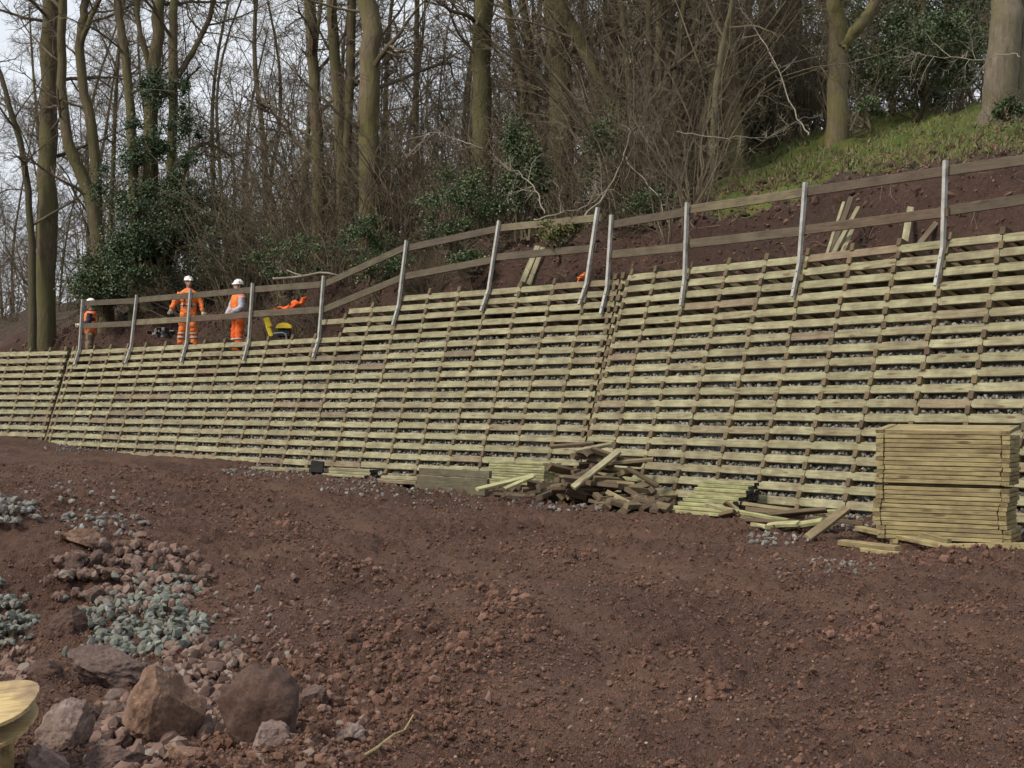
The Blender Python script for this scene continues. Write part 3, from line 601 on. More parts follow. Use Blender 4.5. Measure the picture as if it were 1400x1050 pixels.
# ------------------------------------------------------------------ timber stacks at the wall foot
def gpts(px, py):
    """ground points under many pixels (vectorised)"""
    px = np.asarray(px, float); py = np.asarray(py, float)
    d = CF[None]+((px-700)/F_PX)[:, None]*CR+((525-py)/F_PX)[:, None]*CU; d = d/d[:, 1:2]; yy = np.linspace(5, 44, 500)
    X = d[:, 0:1]*yy; Z = d[:, 2:3]*yy
    i = np.clip(((X+16)/.2).round().astype(int), 0, len(_gx)-1); j = np.clip(((yy-4)/.2).round().astype(int), 0, len(_gy)-1)
    g = _gz[np.broadcast_to(j, i.shape), i]; k = np.argmax(Z < g, 1); r_ = np.arange(len(px)); Yh = yy[k]
    P = np.stack([X[r_, k], Yh, g[r_, k]], -1); return P
def frame_stack():
    r = np.random.default_rng(5); ph = 0.5; d = np.array([math.cos(ph), -math.sin(ph), 0]); n = np.array([math.sin(ph), math.cos(ph), 0]); z = np.array([0, 0, 1.0])
    P0 = gpt(1197, 742); Ls = np.linspace(.8, 4, 400); x, _ = project(P0[None]+Ls[:, None]*d+z*.8); L_ = float(np.interp(1381, x, Ls))
    ztop = at(1201, 591, P0[1])[2]; zbot = P0[2]+.07; nl = 24; h = (ztop-zbot)/nl; zz = zbot; D = .62
    for c in (.15, .85):                  # bearers under the stack
        q = P0+d*(L_*c)+z*.0; plank('bearer', q-n*.05, q+n*(D+.1), .10, .13, M_NEWWOOD, label='square timber bearer under the %s end of the golden frame stack' % ('left' if c < .5 else 'right'), category='bearer')
    for k in range(nl):
        zc = zz+h/2; zz += h; off = r.normal()*.004+(-.03 if 3 <= k < 9 else 0)+(.02 if k in (0, 1, 2) else 0)
        lab = 'golden timber crib frame in the tidy stack at right, %s bundle' % ('upper' if k > 11 else 'lower')
        M = frame(P0+d*(L_/2+off)+n*(D/2)+z*(zc-P0[2]+(.03 if k >= 12 else 0)), d, n, z)
        if k == nl-1: M = M@Matrix.Translation((0, 0, .035))@Matrix.Rotation(math.radians(5.5), 4, 'X'); lab = 'topmost golden timber crib frame lying tilted on the stack at right'
        root = thing('crib_frame', lab, 'timber frame', group='stacked crib frames', mw=M)
        j = r.normal(size=6)*.003
        for s_, nm in ((-1, 'front'), (1, 'back')):
            ob('long_board', plank_mesh(round(L_-.19, 2), .05, round(h-.006, 3), M_NEWWOOD, .004, seed=k % 4), root, Matrix.Translation((j[0], s_*(D/2-.03)+j[1], 0)))
        for s_ in (-1, 1):
            ob('cross_piece', plank_mesh(D, .085, round(h-.006, 3), M_NEWWOOD, .004, seed=k % 3), root, Matrix.Translation((s_*(L_/2-.045)+j[2], j[3]-.012, 0))@Matrix.Rotation(math.pi/2, 4, 'Z'))
        if k == nl-1:
            for q in range(4): ob('long_board', plank_mesh(round(L_-.19, 2), .11, round(h-.012, 3), M_NEWWOOD, .004, seed=q), root, Matrix.Translation((0, -D/2+.12+q*.125, 0)))
    for q, yy in enumerate((.09, .34, .55)):  # battens added to keep the bundle gap dark instead of see-through
        p = P0+d*.12+n*yy+z*(zbot+12*h+.016-P0[2]); plank('gap_darkening_batten', p, p+d*(L_-.24), .06, .024, M_SCRAP, label='%s dark batten added to darken the gap between the frame stack bundles' % ('front', 'middle', 'rear')[q], category='batten')
    return P0, d, n
SP0, SPD, SPN = frame_stack()
# loose planks at the foot of the frame stack
LOOSE = [((1174, 733), (1300, 754), .10, .055, .075, M_NEWWOOD, 'golden plank lying in front of the frame stack, longest one'), ((1150, 745), (1228, 752), .10, .06, .045, M_NEWWOOD, 'short golden plank lying on soil left of the frame stack'), ((1200, 732), (1298, 750), .05, .09, .12, M_NEWWOOD, 'narrow golden batten on edge against the frame stack'),
         ((1284, 757), (1405, 764), .05, .12, .06, M_NEWWOOD, 'golden board on edge at the right picture edge'), ((1180, 752), (1232, 757), .09, .05, .03, M_NEWWOOD, 'lowest golden offcut half sunk in soil before the frame stack'), ((1062, 718), (1152, 716), .10, .05, .16, M_GREENWOOD, 'pale plank on top of the low offcut heap'), ((1292, 756), (1308, 757), .07, .10, .07, M_NEWWOOD, 'small golden block poking up by the frame stack')]
for a_, b_, w_, h_, up_, m_, lab in LOOSE: plank('loose_plank', gpt(*a_, up_), gpt(*b_, up_), w_, h_, m_, roll=RNG.uniform(-.15, .15), label=lab, category='plank')
q = gpt(1104, 744, .03); plank('loose_plank', q, q+np.array([.52, .30, .33]), .11, .05, M_SCRAP, roll=.5, label='brown plank tilted upright left of the frame stack', category='plank')
def board_stack(px0, py0, length, layers, rows, w_, h_, mat, label, grp, heading, end_mat=None, step=0.0, seed=0, dz=0.03, back=0.5):
    """boards laid side by side and in layers; front edge starts at the ground point under px0,py0"""
    r = np.random.default_rng(seed); d = np.array([math.cos(heading), -math.sin(heading), 0]); n = np.array([math.sin(heading), math.cos(heading), 0]); P0 = gpt(px0, py0)
    for k in range(layers):
        for q in range(rows):
            if k*step > q*w_+.02: continue
            off = r.normal()*.02; P = P0+n*(w_*(q+.5)+.004*q)+np.array([0, 0, dz+h_*(k+.5)+.002*k]); a_ = P+d*(off+k*step*.0); b_ = P+d*(length+off-(q*.0))
            pass
            plank('stacked_board', a_, b_, w_-.003, h_-.002, mat, ends=end_mat, seed=(k*3+q) % 5, label=label, category='board', group=grp)
board_stack(912, 699, 1.05, 9, 8, .10, .05, M_GREENWOOD, 'green grey board in the stepped stack beside the scrap heap', 'stepped stack of green boards', 0.93, M_BLACKEND, .085, 1)
board_stack(668, 668, 1.35, 9, 3, .12, .042, M_GREENWOOD, 'thin pale green board in the layered stack behind the scrap heap', 'layered stack of thin boards', 0.80, None, 0, 2)
for k, (py, hh, lab) in enumerate([(668, .14, 'bottom dark stained board on edge left of the scrap heap'), (662, .14, 'middle dark stained board on edge left of the scrap heap'), (655, .12, 'top muddy brown board on edge left of the scrap heap')]):
    P = gpt(568, 668)+np.array([0, 0, 0.08+.137*k])+SM.n*(.05*k); plank('edge_board', P, P+SM.d*1.72, .05, hh, M_DARKPANEL, label=lab, category='board')
board_stack(514, 661, .95, 2, 3, .13, .06, M_STRETCH, 'pale board in the low stack left of the dark boards', 'low stack of pale boards', 0.72, None, .06, 3)
board_stack(442, 650, 1.25, 3, 3, .11, .05, M_STRETCH, 'pale board with black end in the small left stack', 'small stack with black ends', 0.80, M_BLACKEND, .05, 4)
P = gpt(433, 648); plank('black_block', P+np.array([0, 0, .02]), P+np.array([.02, .01, .24]), .24, .2, M_BLACKEND, label='black block standing at the left end of the timber stacks', category='block')
P = gpt(345, 640); plank('kerb_board', P+np.array([0, 0, .05]), P+np.array([0, 0, .07])+SM.d*1.9, .06, .13, M_STRETCH, label='half buried pale board at the wall foot below the bolted posts', category='board')

# heap of scrap offcuts
r = np.random.default_rng(12); HB = gpt(768, 686); hd = np.array([math.cos(.85), -math.sin(.85), 0]); hn = np.array([math.sin(.85), math.cos(.85), 0])
n_off = 190
for k in range(n_off):
    u = r.normal()*.78; v = r.uniform(-.1, .9); prof = .88*math.exp(-((u-.1)/.6)**2)*min(1, .35+v*1.2)
    u = np.clip(u, -1.5, 1.25); zz = r.uniform(.02, max(.06, prof)); P = HB+hd*u*1.42+hn*v+np.array([0, 0, zz])
    if r.random() < .74: ax = nrm(-hn+hd*r.normal()*.5+np.array([0, 0, r.normal()*.14]))
    else: ax = nrm(hd*(1 if u > 0 else -1)+hn*r.normal()*.6+np.array([0, 0, -.28+r.normal()*.12]))
    L_ = float(r.choice([.35, .45, .55, .8])); w_ = float(r.choice([.09, .11, .13])); h_ = float(r.choice([.055, .075]))
    plank('timber_offcut', P-ax*L_/2, P+ax*L_/2, w_, h_, M_SCRAP, roll=r.uniform(-1.2, 1.2), seed=k % 4, label='brown timber offcut in the scrap heap against the wall', category='offcut', group='offcuts in the scrap heap')
YH = HB[1]
for a_, b_, ya, yb, w_, h_, m_, lab in [((783, 667), (846, 617), YH-.5, YH-.1, .12, .05, M_STRETCH, 'pale plank leaning diagonally across the scrap heap'), ((786, 617), (836, 607), YH+.2, YH+.35, .13, .05, M_STRETCH, 'pale plank lying on top of the scrap heap'), ((752, 611), (812, 606), YH+.4, YH+.5, .11, .05, M_SCRAP, 'brown plank at the very top of the scrap heap'),
                                        ((652, 669), (730, 650), YH-.2, YH+.1, .10, .04, M_GREENWOOD, 'upper of two greenish slats fanned out left of the scrap heap'), ((690, 668), (728, 652), YH-.35, YH-.1, .08, .035, M_GREENWOOD, 'lower of two greenish slats fanned out left of the scrap heap'), ((830, 633), (893, 628), YH, YH-.2, .12, .05, M_SCRAP, 'brown plank sticking out at the right of the scrap heap'), ((858, 640), (900, 664), YH-.1, YH-.3, .08, .05, M_SCRAP, 'thin brown lath sliding down the right of the scrap heap')]:
    plank('heap_plank', at(*a_, ya), at(*b_, yb), w_, h_, m_, roll=r.uniform(-.4, .4), label=lab, category='plank')
# low heap of dark offcuts between the stepped stack and the frame stack
LOW = [((968, 690), (1010, 700)), ((985, 705), (1005, 700)), ((990, 686), (1008, 698)), ((1012, 700), (1078, 712)), ((1020, 712), (1095, 716)), ((1050, 704), (1130, 697)), ((1030, 717), (1050, 721)), ((1015, 707), (1032, 712)), ((1016, 690), (1090, 700)), ((1050, 718), (1092, 716)), ((1085, 715), (1140, 722)), ((1020, 697), (1100, 706)), ((1075, 720), (1125, 712)), ((1110, 708), (1180, 716))]
for k, (a_, b_) in enumerate(LOW):
    y0 = 18.9-.012*(a_[1]-690)-.0035*(a_[0]-968)
    plank('low_offcut', at(*a_, y0), at(*b_, y0-.0035*(b_[0]-a_[0])-.15+.1*(k % 3)), .10, .05, M_SCRAP if k % 3 else M_GREENWOOD, roll=r.uniform(-.5, .5), seed=k % 4, label='weathered offcut in the low heap between stepped stack and frame stack', category='offcut', group='offcuts in the low heap')
# timbers leaning on the cut bank above the wall
LEAN = [(SM, (712, 392), (735, 337), .05, .115, 'left of two pale boards leaning on the bank above mid wall'), (SM, (722, 393), (742, 339), .9, .10, 'right of two pale boards leaning on the bank above mid wall'), (SR, (1131, 347), (1154, 276), .1, .05, 'left batten of four leaning on the bank below the grass'), (SR, (1136, 347), (1164, 270), .25, .09, 'broad brown board of four leaning on the bank below the grass'), (SR, (1139, 348), (1174, 283), .0, .075, 'pale diagonal batten of four leaning on the bank below the grass'), (SR, (1151, 346), (1166, 312), .1, .07, 'short right batten of four leaning on the bank below the grass'), (SR, (1237, 331), (1245, 284), .15, .10, 'single pale board leaning on the bank left of the last post'), (SR, (1257, 334), (1283, 302), .2, .09, 'grey board slanting behind the last post')]
for sec, a_, b_, ex, w_, lab in LEAN:
    p0 = sec.hit(*a_, -.95-ex*.3); p1 = hit_plane(*b_, p0+sec.n*.55, sec.n); plank('leaning_board', p0+(p0-p1)*.25, p1, w_, .04, M_STRETCH if 'pale' in lab or 'batten' in lab else M_RAIL, roll=.35, label=lab, category='board')

# ------------------------------------------------------------------ stones, rubble and clods
def scatter_px(x0, x1, y0, y1, n, rng, shape='ellipse'):
    u = rng.uniform(-1, 1, (n*2, 2)); u = u[(u**2).sum(1) < 1][:n] if shape == 'ellipse' else u[:n]
    return gpts((x0+x1)/2+u[:, 0]*(x1-x0)/2, (y0+y1)/2+u[:, 1]*(y1-y0)/2), np.sqrt((u**2).sum(1))
def pile(name, areas, mat, label, cat, seed, base=ICO0, kind='stuff'):
    r = np.random.default_rng(seed); g = Geo()
    for (x0, x1, y0, y1, n, s0, s1, hh) in areas:
        P, q = scatter_px(x0, x1, y0, y1, n, r); sz = r.uniform(s0, s1, len(P))*(1-.25*r.random(len(P)))
        P = P+np.stack([r.normal(size=len(P))*.02, r.normal(size=len(P))*.05, hh*(1-q**2)*r.random(len(P))+sz*.35], -1); stones(g, P, sz, r, 8, base=base)
    return ob(name, g.build(name, mat), kind=kind, label=label, category=cat)
pile('green_gravel', [(105, 282, 822, 903, 330, .012, .055, .09), (90, 330, 790, 930, 90, .010, .04, .02), (170, 275, 785, 830, 120, .016, .045, .05), (-60, 50, 828, 890, 330, .016, .046, .10), (120, 300, 780, 900, 60, .025, .045, .03), (60, 400, 760, 1040, 46, .02, .05, .02), (225, 245, 795, 812, 14, .03, .055, .05)], M_GREENSTONE, 'green grey crushed stone heap on the bank at lower left', 'gravel', 21)
pile('grey_gravel', [(-80, 60, 686, 722, 230, .018, .055, .05), (70, 210, 705, 738, 80, .015, .045, .02), (0, 240, 660, 720, 40, .02, .05, .02)], M_GREYSTONE, 'grey crushed stone patch beyond the bank at the left edge', 'gravel', 22)
pile('red_rubble', [(60, 290, 742, 850, 400, .010, .062, .05), (215, 350, 870, 1010, 380, .02, .06, .05), (110, 260, 960, 1060, 200, .02, .06, .04), (0, 60, 890, 960, 60, .02, .06, .03), (230, 460, 760, 900, 100, .010, .035, .02), (300, 520, 880, 1060, 130, .012, .045, .03)], M_REDSTONE, 'red brown broken rock rubble strewn at lower left', 'rubble', 23)
pile('wall_foot_gravel', [(430, 640, 650, 682, 300, .010, .042, .02), (560, 680, 668, 705, 80, .008, .03, .01), (700, 900, 672, 702, 190, .012, .05, .03), (1045, 1200, 762, 792, 70, .008, .034, .01), (1020, 1110, 724, 748, 60, .012, .05, .02), (1090, 1200, 700, 730, 120, .02, .05, .03), (1360, 1480, 700, 745, 180, .025, .05, .05), (60, 130, 606, 622, 60, .02, .05, .02), (300, 460, 636, 655, 110, .02, .05, .02)], M_GREYSTONE, 'loose grey stones scattered along the wall foot', 'gravel', 24)

def rock_mat(name, stops, sc=3.0):
    m, t, b = new_mat(name); c = coords(t, 'Object', None, True); n = noise(t, c, sc*1.6, 7, 0.72); r_ = ramp(t, stops); t.links.new(n, r_.inputs['Fac'])
    n2 = noise(t, c, sc*14, 6, 0.75); r2 = ramp(t, [(0.3, (0.5, 0.47, 0.45)), (0.7, (1.3, 1.3, 1.3))]); t.links.new(n2, r2.inputs['Fac'])
    t.links.new(mixc(t, r_.outputs['Color'], r2.outputs['Color'], 1.0, 'MULTIPLY'), b.inputs['Base Color']); b.inputs['Roughness'].default_value = 0.88
    bump(t, b, n2, 0.7, 0.03); return m
M_ROCKTAN = rock_mat('tan sandstone', [(0.34, (0.105, 0.058, 0.038)), (0.5, (0.175, 0.10, 0.066)), (0.62, (0.28, 0.175, 0.12))])
M_ROCKRED = rock_mat('red brown rock', [(0.3, (0.088, 0.052, 0.042)), (0.5, (0.125, 0.08, 0.066)), (0.7, (0.19, 0.13, 0.11))])
M_ROCKPINK = rock_mat('pink grey rock', [(0.3, (0.15, 0.095, 0.075)), (0.5, (0.24, 0.17, 0.145)), (0.7, (0.34, 0.28, 0.26))])
M_ROCKDARK = rock_mat('dark muddy rock', [(0.3, (0.06, 0.031, 0.022)), (0.5, (0.095, 0.052, 0.038)), (0.72, (0.145, 0.085, 0.064))])
def boulder(px, py, wpx, hpx, mat, label, seed, dpt=.75, tilt=0.0, cuts=7, round_=0.0, sink=.22, nm='boulder'):
    """rock whose foot shows at px,py (bottom centre); angular by clipping a ball with random planes"""
    r = np.random.default_rng(seed); P = gpt(px, py); sc = P[1]/F_PX; v, f = ICO3; v = v.copy()
    for _ in range(cuts):
        n = nrm(r.normal(size=3)); lim = r.uniform(.45, .78); dd = v@n; k = dd > lim; v[k] -= np.outer(dd[k]-lim, n)*(1-round_)
    ns_ = nrm(v[0])*0; q = v*3+seed; v = v*(1+.05*vnoise(q[:, 0]*7+q[:, 1]*3, q[:, 2]*7-q[:, 1]*3, seed+9)+.025*vnoise(q[:, 0]*17, q[:, 2]*17+q[:, 1]*11, seed+12))[:, None]; v = v*(1+.15*(vnoise(q[:, 0]*1.3, q[:, 1]*1.3+q[:, 2], seed)+vnoise(q[:, 2]*2.7, q[:, 0]*2.7-q[:, 1], seed+3)*.6)[:, None])
    v -= (v.max(0)+v.min(0))/2; ext = v.max(0)-v.min(0); v = v/ext*np.array([wpx*sc, wpx*sc*dpt, hpx*sc])
    ca, sa = math.cos(tilt), math.sin(tilt); v = np.stack([v[:, 0]*ca-v[:, 2]*sa, v[:, 1], v[:, 0]*sa+v[:, 2]*ca], -1); v[:, 2] -= v[:, 2].min()
    me = mesh(nm, v, [f], mat, round_ > 0)
    o = ob(nm, me, label=label, category='rock'); o.location = P+np.array([0, wpx*sc*dpt*.4, -hpx*sc*sink])
    return o
boulder(216, 1030, 112, 125, M_ROCKTAN, 'large angular tan boulder standing between the dark boulder and gravel', 3, .8, -.25, 8)
boulder(350, 1042, 112, 145, M_ROCKDARK, 'large rounded muddy dark boulder, biggest at lower left', 5, .9, .1, 9, .3)
boulder(138, 947, 130, 62, M_ROCKRED, 'flat brown slab rock below the green gravel heap', 8, 1.0, -.2, 7)
boulder(76, 1040, 84, 92, M_ROCKPINK, 'pink grey angular boulder beside the yellow plates', 11, .8, .15, 8)
boulder(58, 1075, 64, 55, M_ROCKPINK, 'rounded pink rock cut off by the bottom edge at left', 13, .8, 0, 6)
boulder(150, 1068, 100, 40, M_ROCKRED, 'low flat rock at the bottom edge under the tan boulder', 15, .8, 0, 7)
boulder(57, 938, 52, 36, M_ROCKDARK, 'grey muddy lump left of the flat brown slab', 17, .9, 0, 5, .3)
boulder(366, 1050, 56, 46, M_ROCKPINK, 'small pink rock in front of the dark boulder', 19, .9, 0, 8)
boulder(476, 1018, 46, 34, M_ROCKPINK, 'lone reddish rock right of the dark boulder near the bottom', 21, .9, 0, 8)
boulder(104, 760, 62, 30, M_ROCKTAN, 'pale orange slab on the crest of the bank', 23, .8, -.12, 8, 0, .1)
boulder(86, 878, 58, 46, M_ROCKDARK, 'shade-coloured dark block half buried between the two green gravel heaps', 25, .9, .3, 7)  # dark rock colour stands in for shading on this chunk
boulder(424, 985, 46, 46, M_ROCKRED, 'brown rock just right of the dark boulder', 27, .9, 0, 7)
boulder(248, 1062, 52, 34, M_ROCKTAN, 'tan rock at the bottom edge right of the tan boulder', 29, .9, 0, 8)
boulder(18, 912, 40, 24, M_ROCKTAN, 'reddish tan rock under the left edge gravel heap', 31, .9, 0, 7)
boulder(100, 792, 34, 42, M_ROCKRED, 'upright brown rock on the bank face below the pale slab', 33, .9, .2, 7)
boulder(105, 1000, 52, 40, M_ROCKRED, 'brown rock wedged behind the pink grey boulder', 35, .9, .2, 7)
boulder(150, 985, 40, 34, M_ROCKRED, 'small red brown rock left of the tan boulder', 37, .9, .2, 7)
boulder(285, 930, 44, 34, M_ROCKDARK, 'muddy rock right of the flat slab above the rubble', 39, .9, .0, 6, .3)
boulder(128, 830, 30, 34, M_ROCKRED, 'red rock among the rubble above the green gravel heap', 41, .9, .0, 7)
boulder(1235, 735, 14, 8, M_ROCKPINK, 'tiny pink stone on soil before the loose golden planks', 43, .9, .0, 7)
# single cobbles one can pick out of the rubble
r = np.random.default_rng(33)
cob = [boulder]*0
protos = []
for k in range(5):
    v, f = ICO1; v = v*(1+r.uniform(-.16, .16, (len(v), 1)))
    for _ in range(6):
        n = nrm(r.normal(size=3)); dd = v@n; q = dd > .6; v[q] -= np.outer(dd[q]-.6, n)
    protos.append(v)
cm = {m.name: [mesh('cobble', v*[1, .85, .7], [f], m) for v in protos] for m in (M_ROCKRED, M_ROCKPINK, M_ROCKTAN, M_ROCKDARK)}
def cobbles(areas, label, grp, mats, seed):
    r = np.random.default_rng(seed)
    for (x0, x1, y0, y1, n, s0, s1) in areas:
        P, _ = scatter_px(x0, x1, y0, y1, n, r)
        for p in P:
            o = ob('cobble', cm[mats[int(r.integers(len(mats)))].name][int(r.integers(5))], label=label, category='stone', group=grp); s_ = r.uniform(s0, s1)
            o.location = p+np.array([0, 0, s_*.35]); o.rotation_euler = tuple(r.uniform(0, 6, 3)); o.scale = (s_,)*3
cobbles([(75, 240, 748, 835, 30, .05, .095)], 'fist sized red stone in the rubble above the green gravel heap', 'cobbles on the bank crest', [M_ROCKRED, M_ROCKPINK, M_ROCKTAN], 71)
cobbles([(215, 350, 880, 1020, 26, .04, .08), (105, 190, 960, 1040, 14, .04, .07)], 'fist sized red stone among the big boulders at lower left', 'cobbles among the boulders', [M_ROCKRED, M_ROCKRED, M_ROCKPINK, M_ROCKDARK], 72)

def lump_mat(name, stops):
    m, t, b = new_mat(name); oi = t.nodes.new('ShaderNodeObjectInfo'); rr = ramp(t, stops); t.links.new(oi.outputs['Random'], rr.inputs['Fac']); t.links.new(rr.outputs['Color'], b.inputs['Base Color']); b.inputs['Roughness'].default_value = .95
    return m
def instanced(name, P, sz3, m, label, cat, r, seed=0.0):
    """uncountable loose lumps as one object: a point per lump, geometry nodes put a rough stone on each"""
    n = len(P); me = bpy.data.meshes.new(name); me.vertices.add(n); me.vertices.foreach_set('co', np.asarray(P, np.float32).ravel())
    a = me.attributes.new('size', 'FLOAT_VECTOR', 'POINT'); a.data.foreach_set('vector', np.asarray(sz3, np.float32).ravel())
    a = me.attributes.new('turn', 'FLOAT_VECTOR', 'POINT'); a.data.foreach_set('vector', r.uniform(0, 6.28, (n, 3)).astype(np.float32).ravel())
    o = ob(name, me, kind='stuff', label=label, category=cat)
    ng = bpy.data.node_groups.new(name, 'GeometryNodeTree'); ng.interface.new_socket('Geometry', in_out='INPUT', socket_type='NodeSocketGeometry'); ng.interface.new_socket('Geometry', in_out='OUTPUT', socket_type='NodeSocketGeometry')
    N = ng.nodes.new; gi, go = N('NodeGroupInput'), N('NodeGroupOutput'); ic = N('GeometryNodeMeshIcoSphere'); ic.inputs['Subdivisions'].default_value = 1; ip = N('GeometryNodeInstanceOnPoints'); sm = N('GeometryNodeSetMaterial'); sm.inputs['Material'].default_value = m
    sp = N('GeometryNodeSetPosition'); nz_ = N('ShaderNodeTexNoise'); nz_.noise_dimensions = '4D'; nz_.inputs['Scale'].default_value = 1.7; vm = N('ShaderNodeVectorMath'); vm.operation = 'SUBTRACT'; vm.inputs[1].default_value = (.5, .5, .5); vs = N('ShaderNodeVectorMath'); vs.operation = 'SCALE'; vs.inputs['Scale'].default_value = 1.5
    sh = N('GeometryNodeSetShadeSmooth'); sh.inputs['Shade Smooth'].default_value = False
    at_s = N('GeometryNodeInputNamedAttribute'); at_s.data_type = 'FLOAT_VECTOR'; at_s.inputs['Name'].default_value = 'size'; at_r = N('GeometryNodeInputNamedAttribute'); at_r.data_type = 'FLOAT_VECTOR'; at_r.inputs['Name'].default_value = 'turn'; er = N('FunctionNodeEulerToRotation'); K = ng.links.new
    K(nz_.outputs['Color'], vm.inputs[0]); K(vm.outputs[0], vs.inputs[0]); K(vs.outputs[0], sp.inputs['Offset']); K(ic.outputs['Mesh'], sp.inputs['Geometry']); K(sp.outputs['Geometry'], sh.inputs['Geometry']); K(sh.outputs['Geometry'], sm.inputs['Geometry']); K(sm.outputs['Geometry'], ip.inputs['Instance'])
    K(gi.outputs[0], ip.inputs['Points']); K(at_s.outputs['Attribute'], ip.inputs['Scale']); K(at_r.outputs['Attribute'], er.inputs['Euler']); K(er.outputs['Rotation'], ip.inputs['Rotation']); K(ip.outputs['Instances'], go.inputs[0])
    nz_.inputs['W'].default_value = seed if nz_.noise_dimensions == '4D' else 0
    o.modifiers.new(name, 'NODES').node_group = ng; return o
# soil clods
r = np.random.default_rng(91); g = Geo()
n = 80000; Y = 5.4*np.exp(r.random(n)*math.log(27/5.4)); X = (r.uniform(-60, 1460, n)-700)/F_PX*Y
P2 = np.stack([X, Y], -1)
front = np.ones(n, bool)
for sec, c_ in ((SR, 22), (SM, 20), (SL, 18)):
    o_ = sec.p(0, c_)[:2]; front &= ((P2-o_)@sec.n[:2]) < .1
dens = 0.30+0.9*np.clip(fbm(X*.9, Y*.9, 3, 77)*1.6, 0, 1)
for W, h, wd in _ridge_pts:
    d = np.full(n, 9e9)
    for a_, b_ in zip(W[:-1], W[1:]):
        ab = b_-a_; tt = np.clip(((X-a_[0])*ab[0]+(Y-a_[1])*ab[1])/(ab@ab), 0, 1); d = np.minimum(d, (X-a_[0]-tt*ab[0])**2+(Y-a_[1]-tt*ab[1])**2)
    if h > 0: dens += 1.2*np.exp(-d/(2*(wd*1.3)**2))
xp, yp = project(np.stack([X, Y, np.full(n, -1.5)], -1))
dens += 0.85*np.clip((620-xp)/220, 0, 1)*np.clip((yp-840)/90, 0, 1)
dens = dens*(1-.4*track_mask(X, Y)); keep = front & (r.random(n) < dens*.46)
X, Y = X[keep], Y[keep]; n = len(X)
sz = np.clip(np.exp(r.normal(size=n)*.55)*.0105, .005, .05)*(0.55+.65*np.clip((dens[keep]-.5), 0, 1))*(Y/11)**.45
SOILST = [(0, (0.070, 0.034, 0.021)), (0.5, (0.112, 0.055, 0.036)), (0.9, (0.15, 0.078, 0.052)), (1, (0.17, 0.10, 0.075))]
P = np.stack([X, Y, ground_z(X, Y)+sz*.25], -1); s3 = sz[:, None]*np.stack([r.uniform(.8, 1.3, n), r.uniform(.7, 1.1, n), r.uniform(.55, .95, n)], -1); m_ = r.random(n) < .5
M_CL = lump_mat('soil clod', SOILST)
instanced('soil_clods', P[m_], s3[m_], M_CL, 'loose crumbly soil clods all over the muddy ground', 'soil', r, 1.0)
instanced('soil_clods', P[~m_], s3[~m_], M_CL, 'loose angular soil clods all over the muddy ground', 'soil', r, 7.0)
def crumbs():
    r = np.random.default_rng(92); n = 300000; Y = 5.3*np.exp(r.random(n)**1.15*math.log(26/5.3)); X = (r.uniform(-80, 1480, n)-700)/F_PX*Y; fr = np.ones(n, bool)
    for sec, c_ in ((SR, 22), (SM, 20), (SL, 18)): fr &= ((np.stack([X, Y], -1)-sec.p(0, c_)[:2])@sec.n[:2]) < .05
    k = fr & (r.random(n) < (.25+.75*np.clip(fbm(X*1.6, Y*1.6, 3, 78)+.5, 0, 1))*(1-.4*track_mask(X, Y))*.72); X, Y = X[k], Y[k]; n = len(X)
    sz = np.clip(np.exp(r.normal(size=n)*.5)*.0052, .0025, .018)*(Y/9)**.6
    instanced('soil_crumbs', np.stack([X, Y, ground_z(X, Y)+sz*.3], -1), sz[:, None]*r.uniform(.6, 1.35, (n, 3)), lump_mat('soil crumb', [(0, (0.058, 0.028, 0.018)), (.5, (0.112, 0.055, 0.035)), (.92, (0.15, 0.079, 0.052)), (1, (0.21, 0.135, 0.10))]), 'fine soil crumbs covering the muddy ground', 'soil', r)
crumbs()
# pale chips and straws on the mud
g = Geo(); m_ = 80; px = r.uniform(300, 1400, m_); py = r.uniform(690, 1045, m_)
stones(g, gpts(px, py)+np.array([0, 0, .012]), r.uniform(.005, .012, m_), r)
ob('pale_chips', g.build('pale_chips', plain('pale chip', (0.32, 0.28, 0.24), .8)), kind='stuff', label='small pale stone chips dotted over the mud', category='chips')
g = Geo(); a_ = gpts(np.array([495, 515, 540, 553, 565]), np.array([1062, 1043, 1025, 1015, 1004]))+np.array([0, 0, .05]); a_[-1, 2] += .03; g.tube(a_, [.007, .007, .006, .005, .003], 5)
ob('straw_stem', g.build('straw_stem', plain('straw', (0.36, 0.28, 0.13), .8)), label='single yellow straw stem lying on the mud at bottom centre', category='straw')
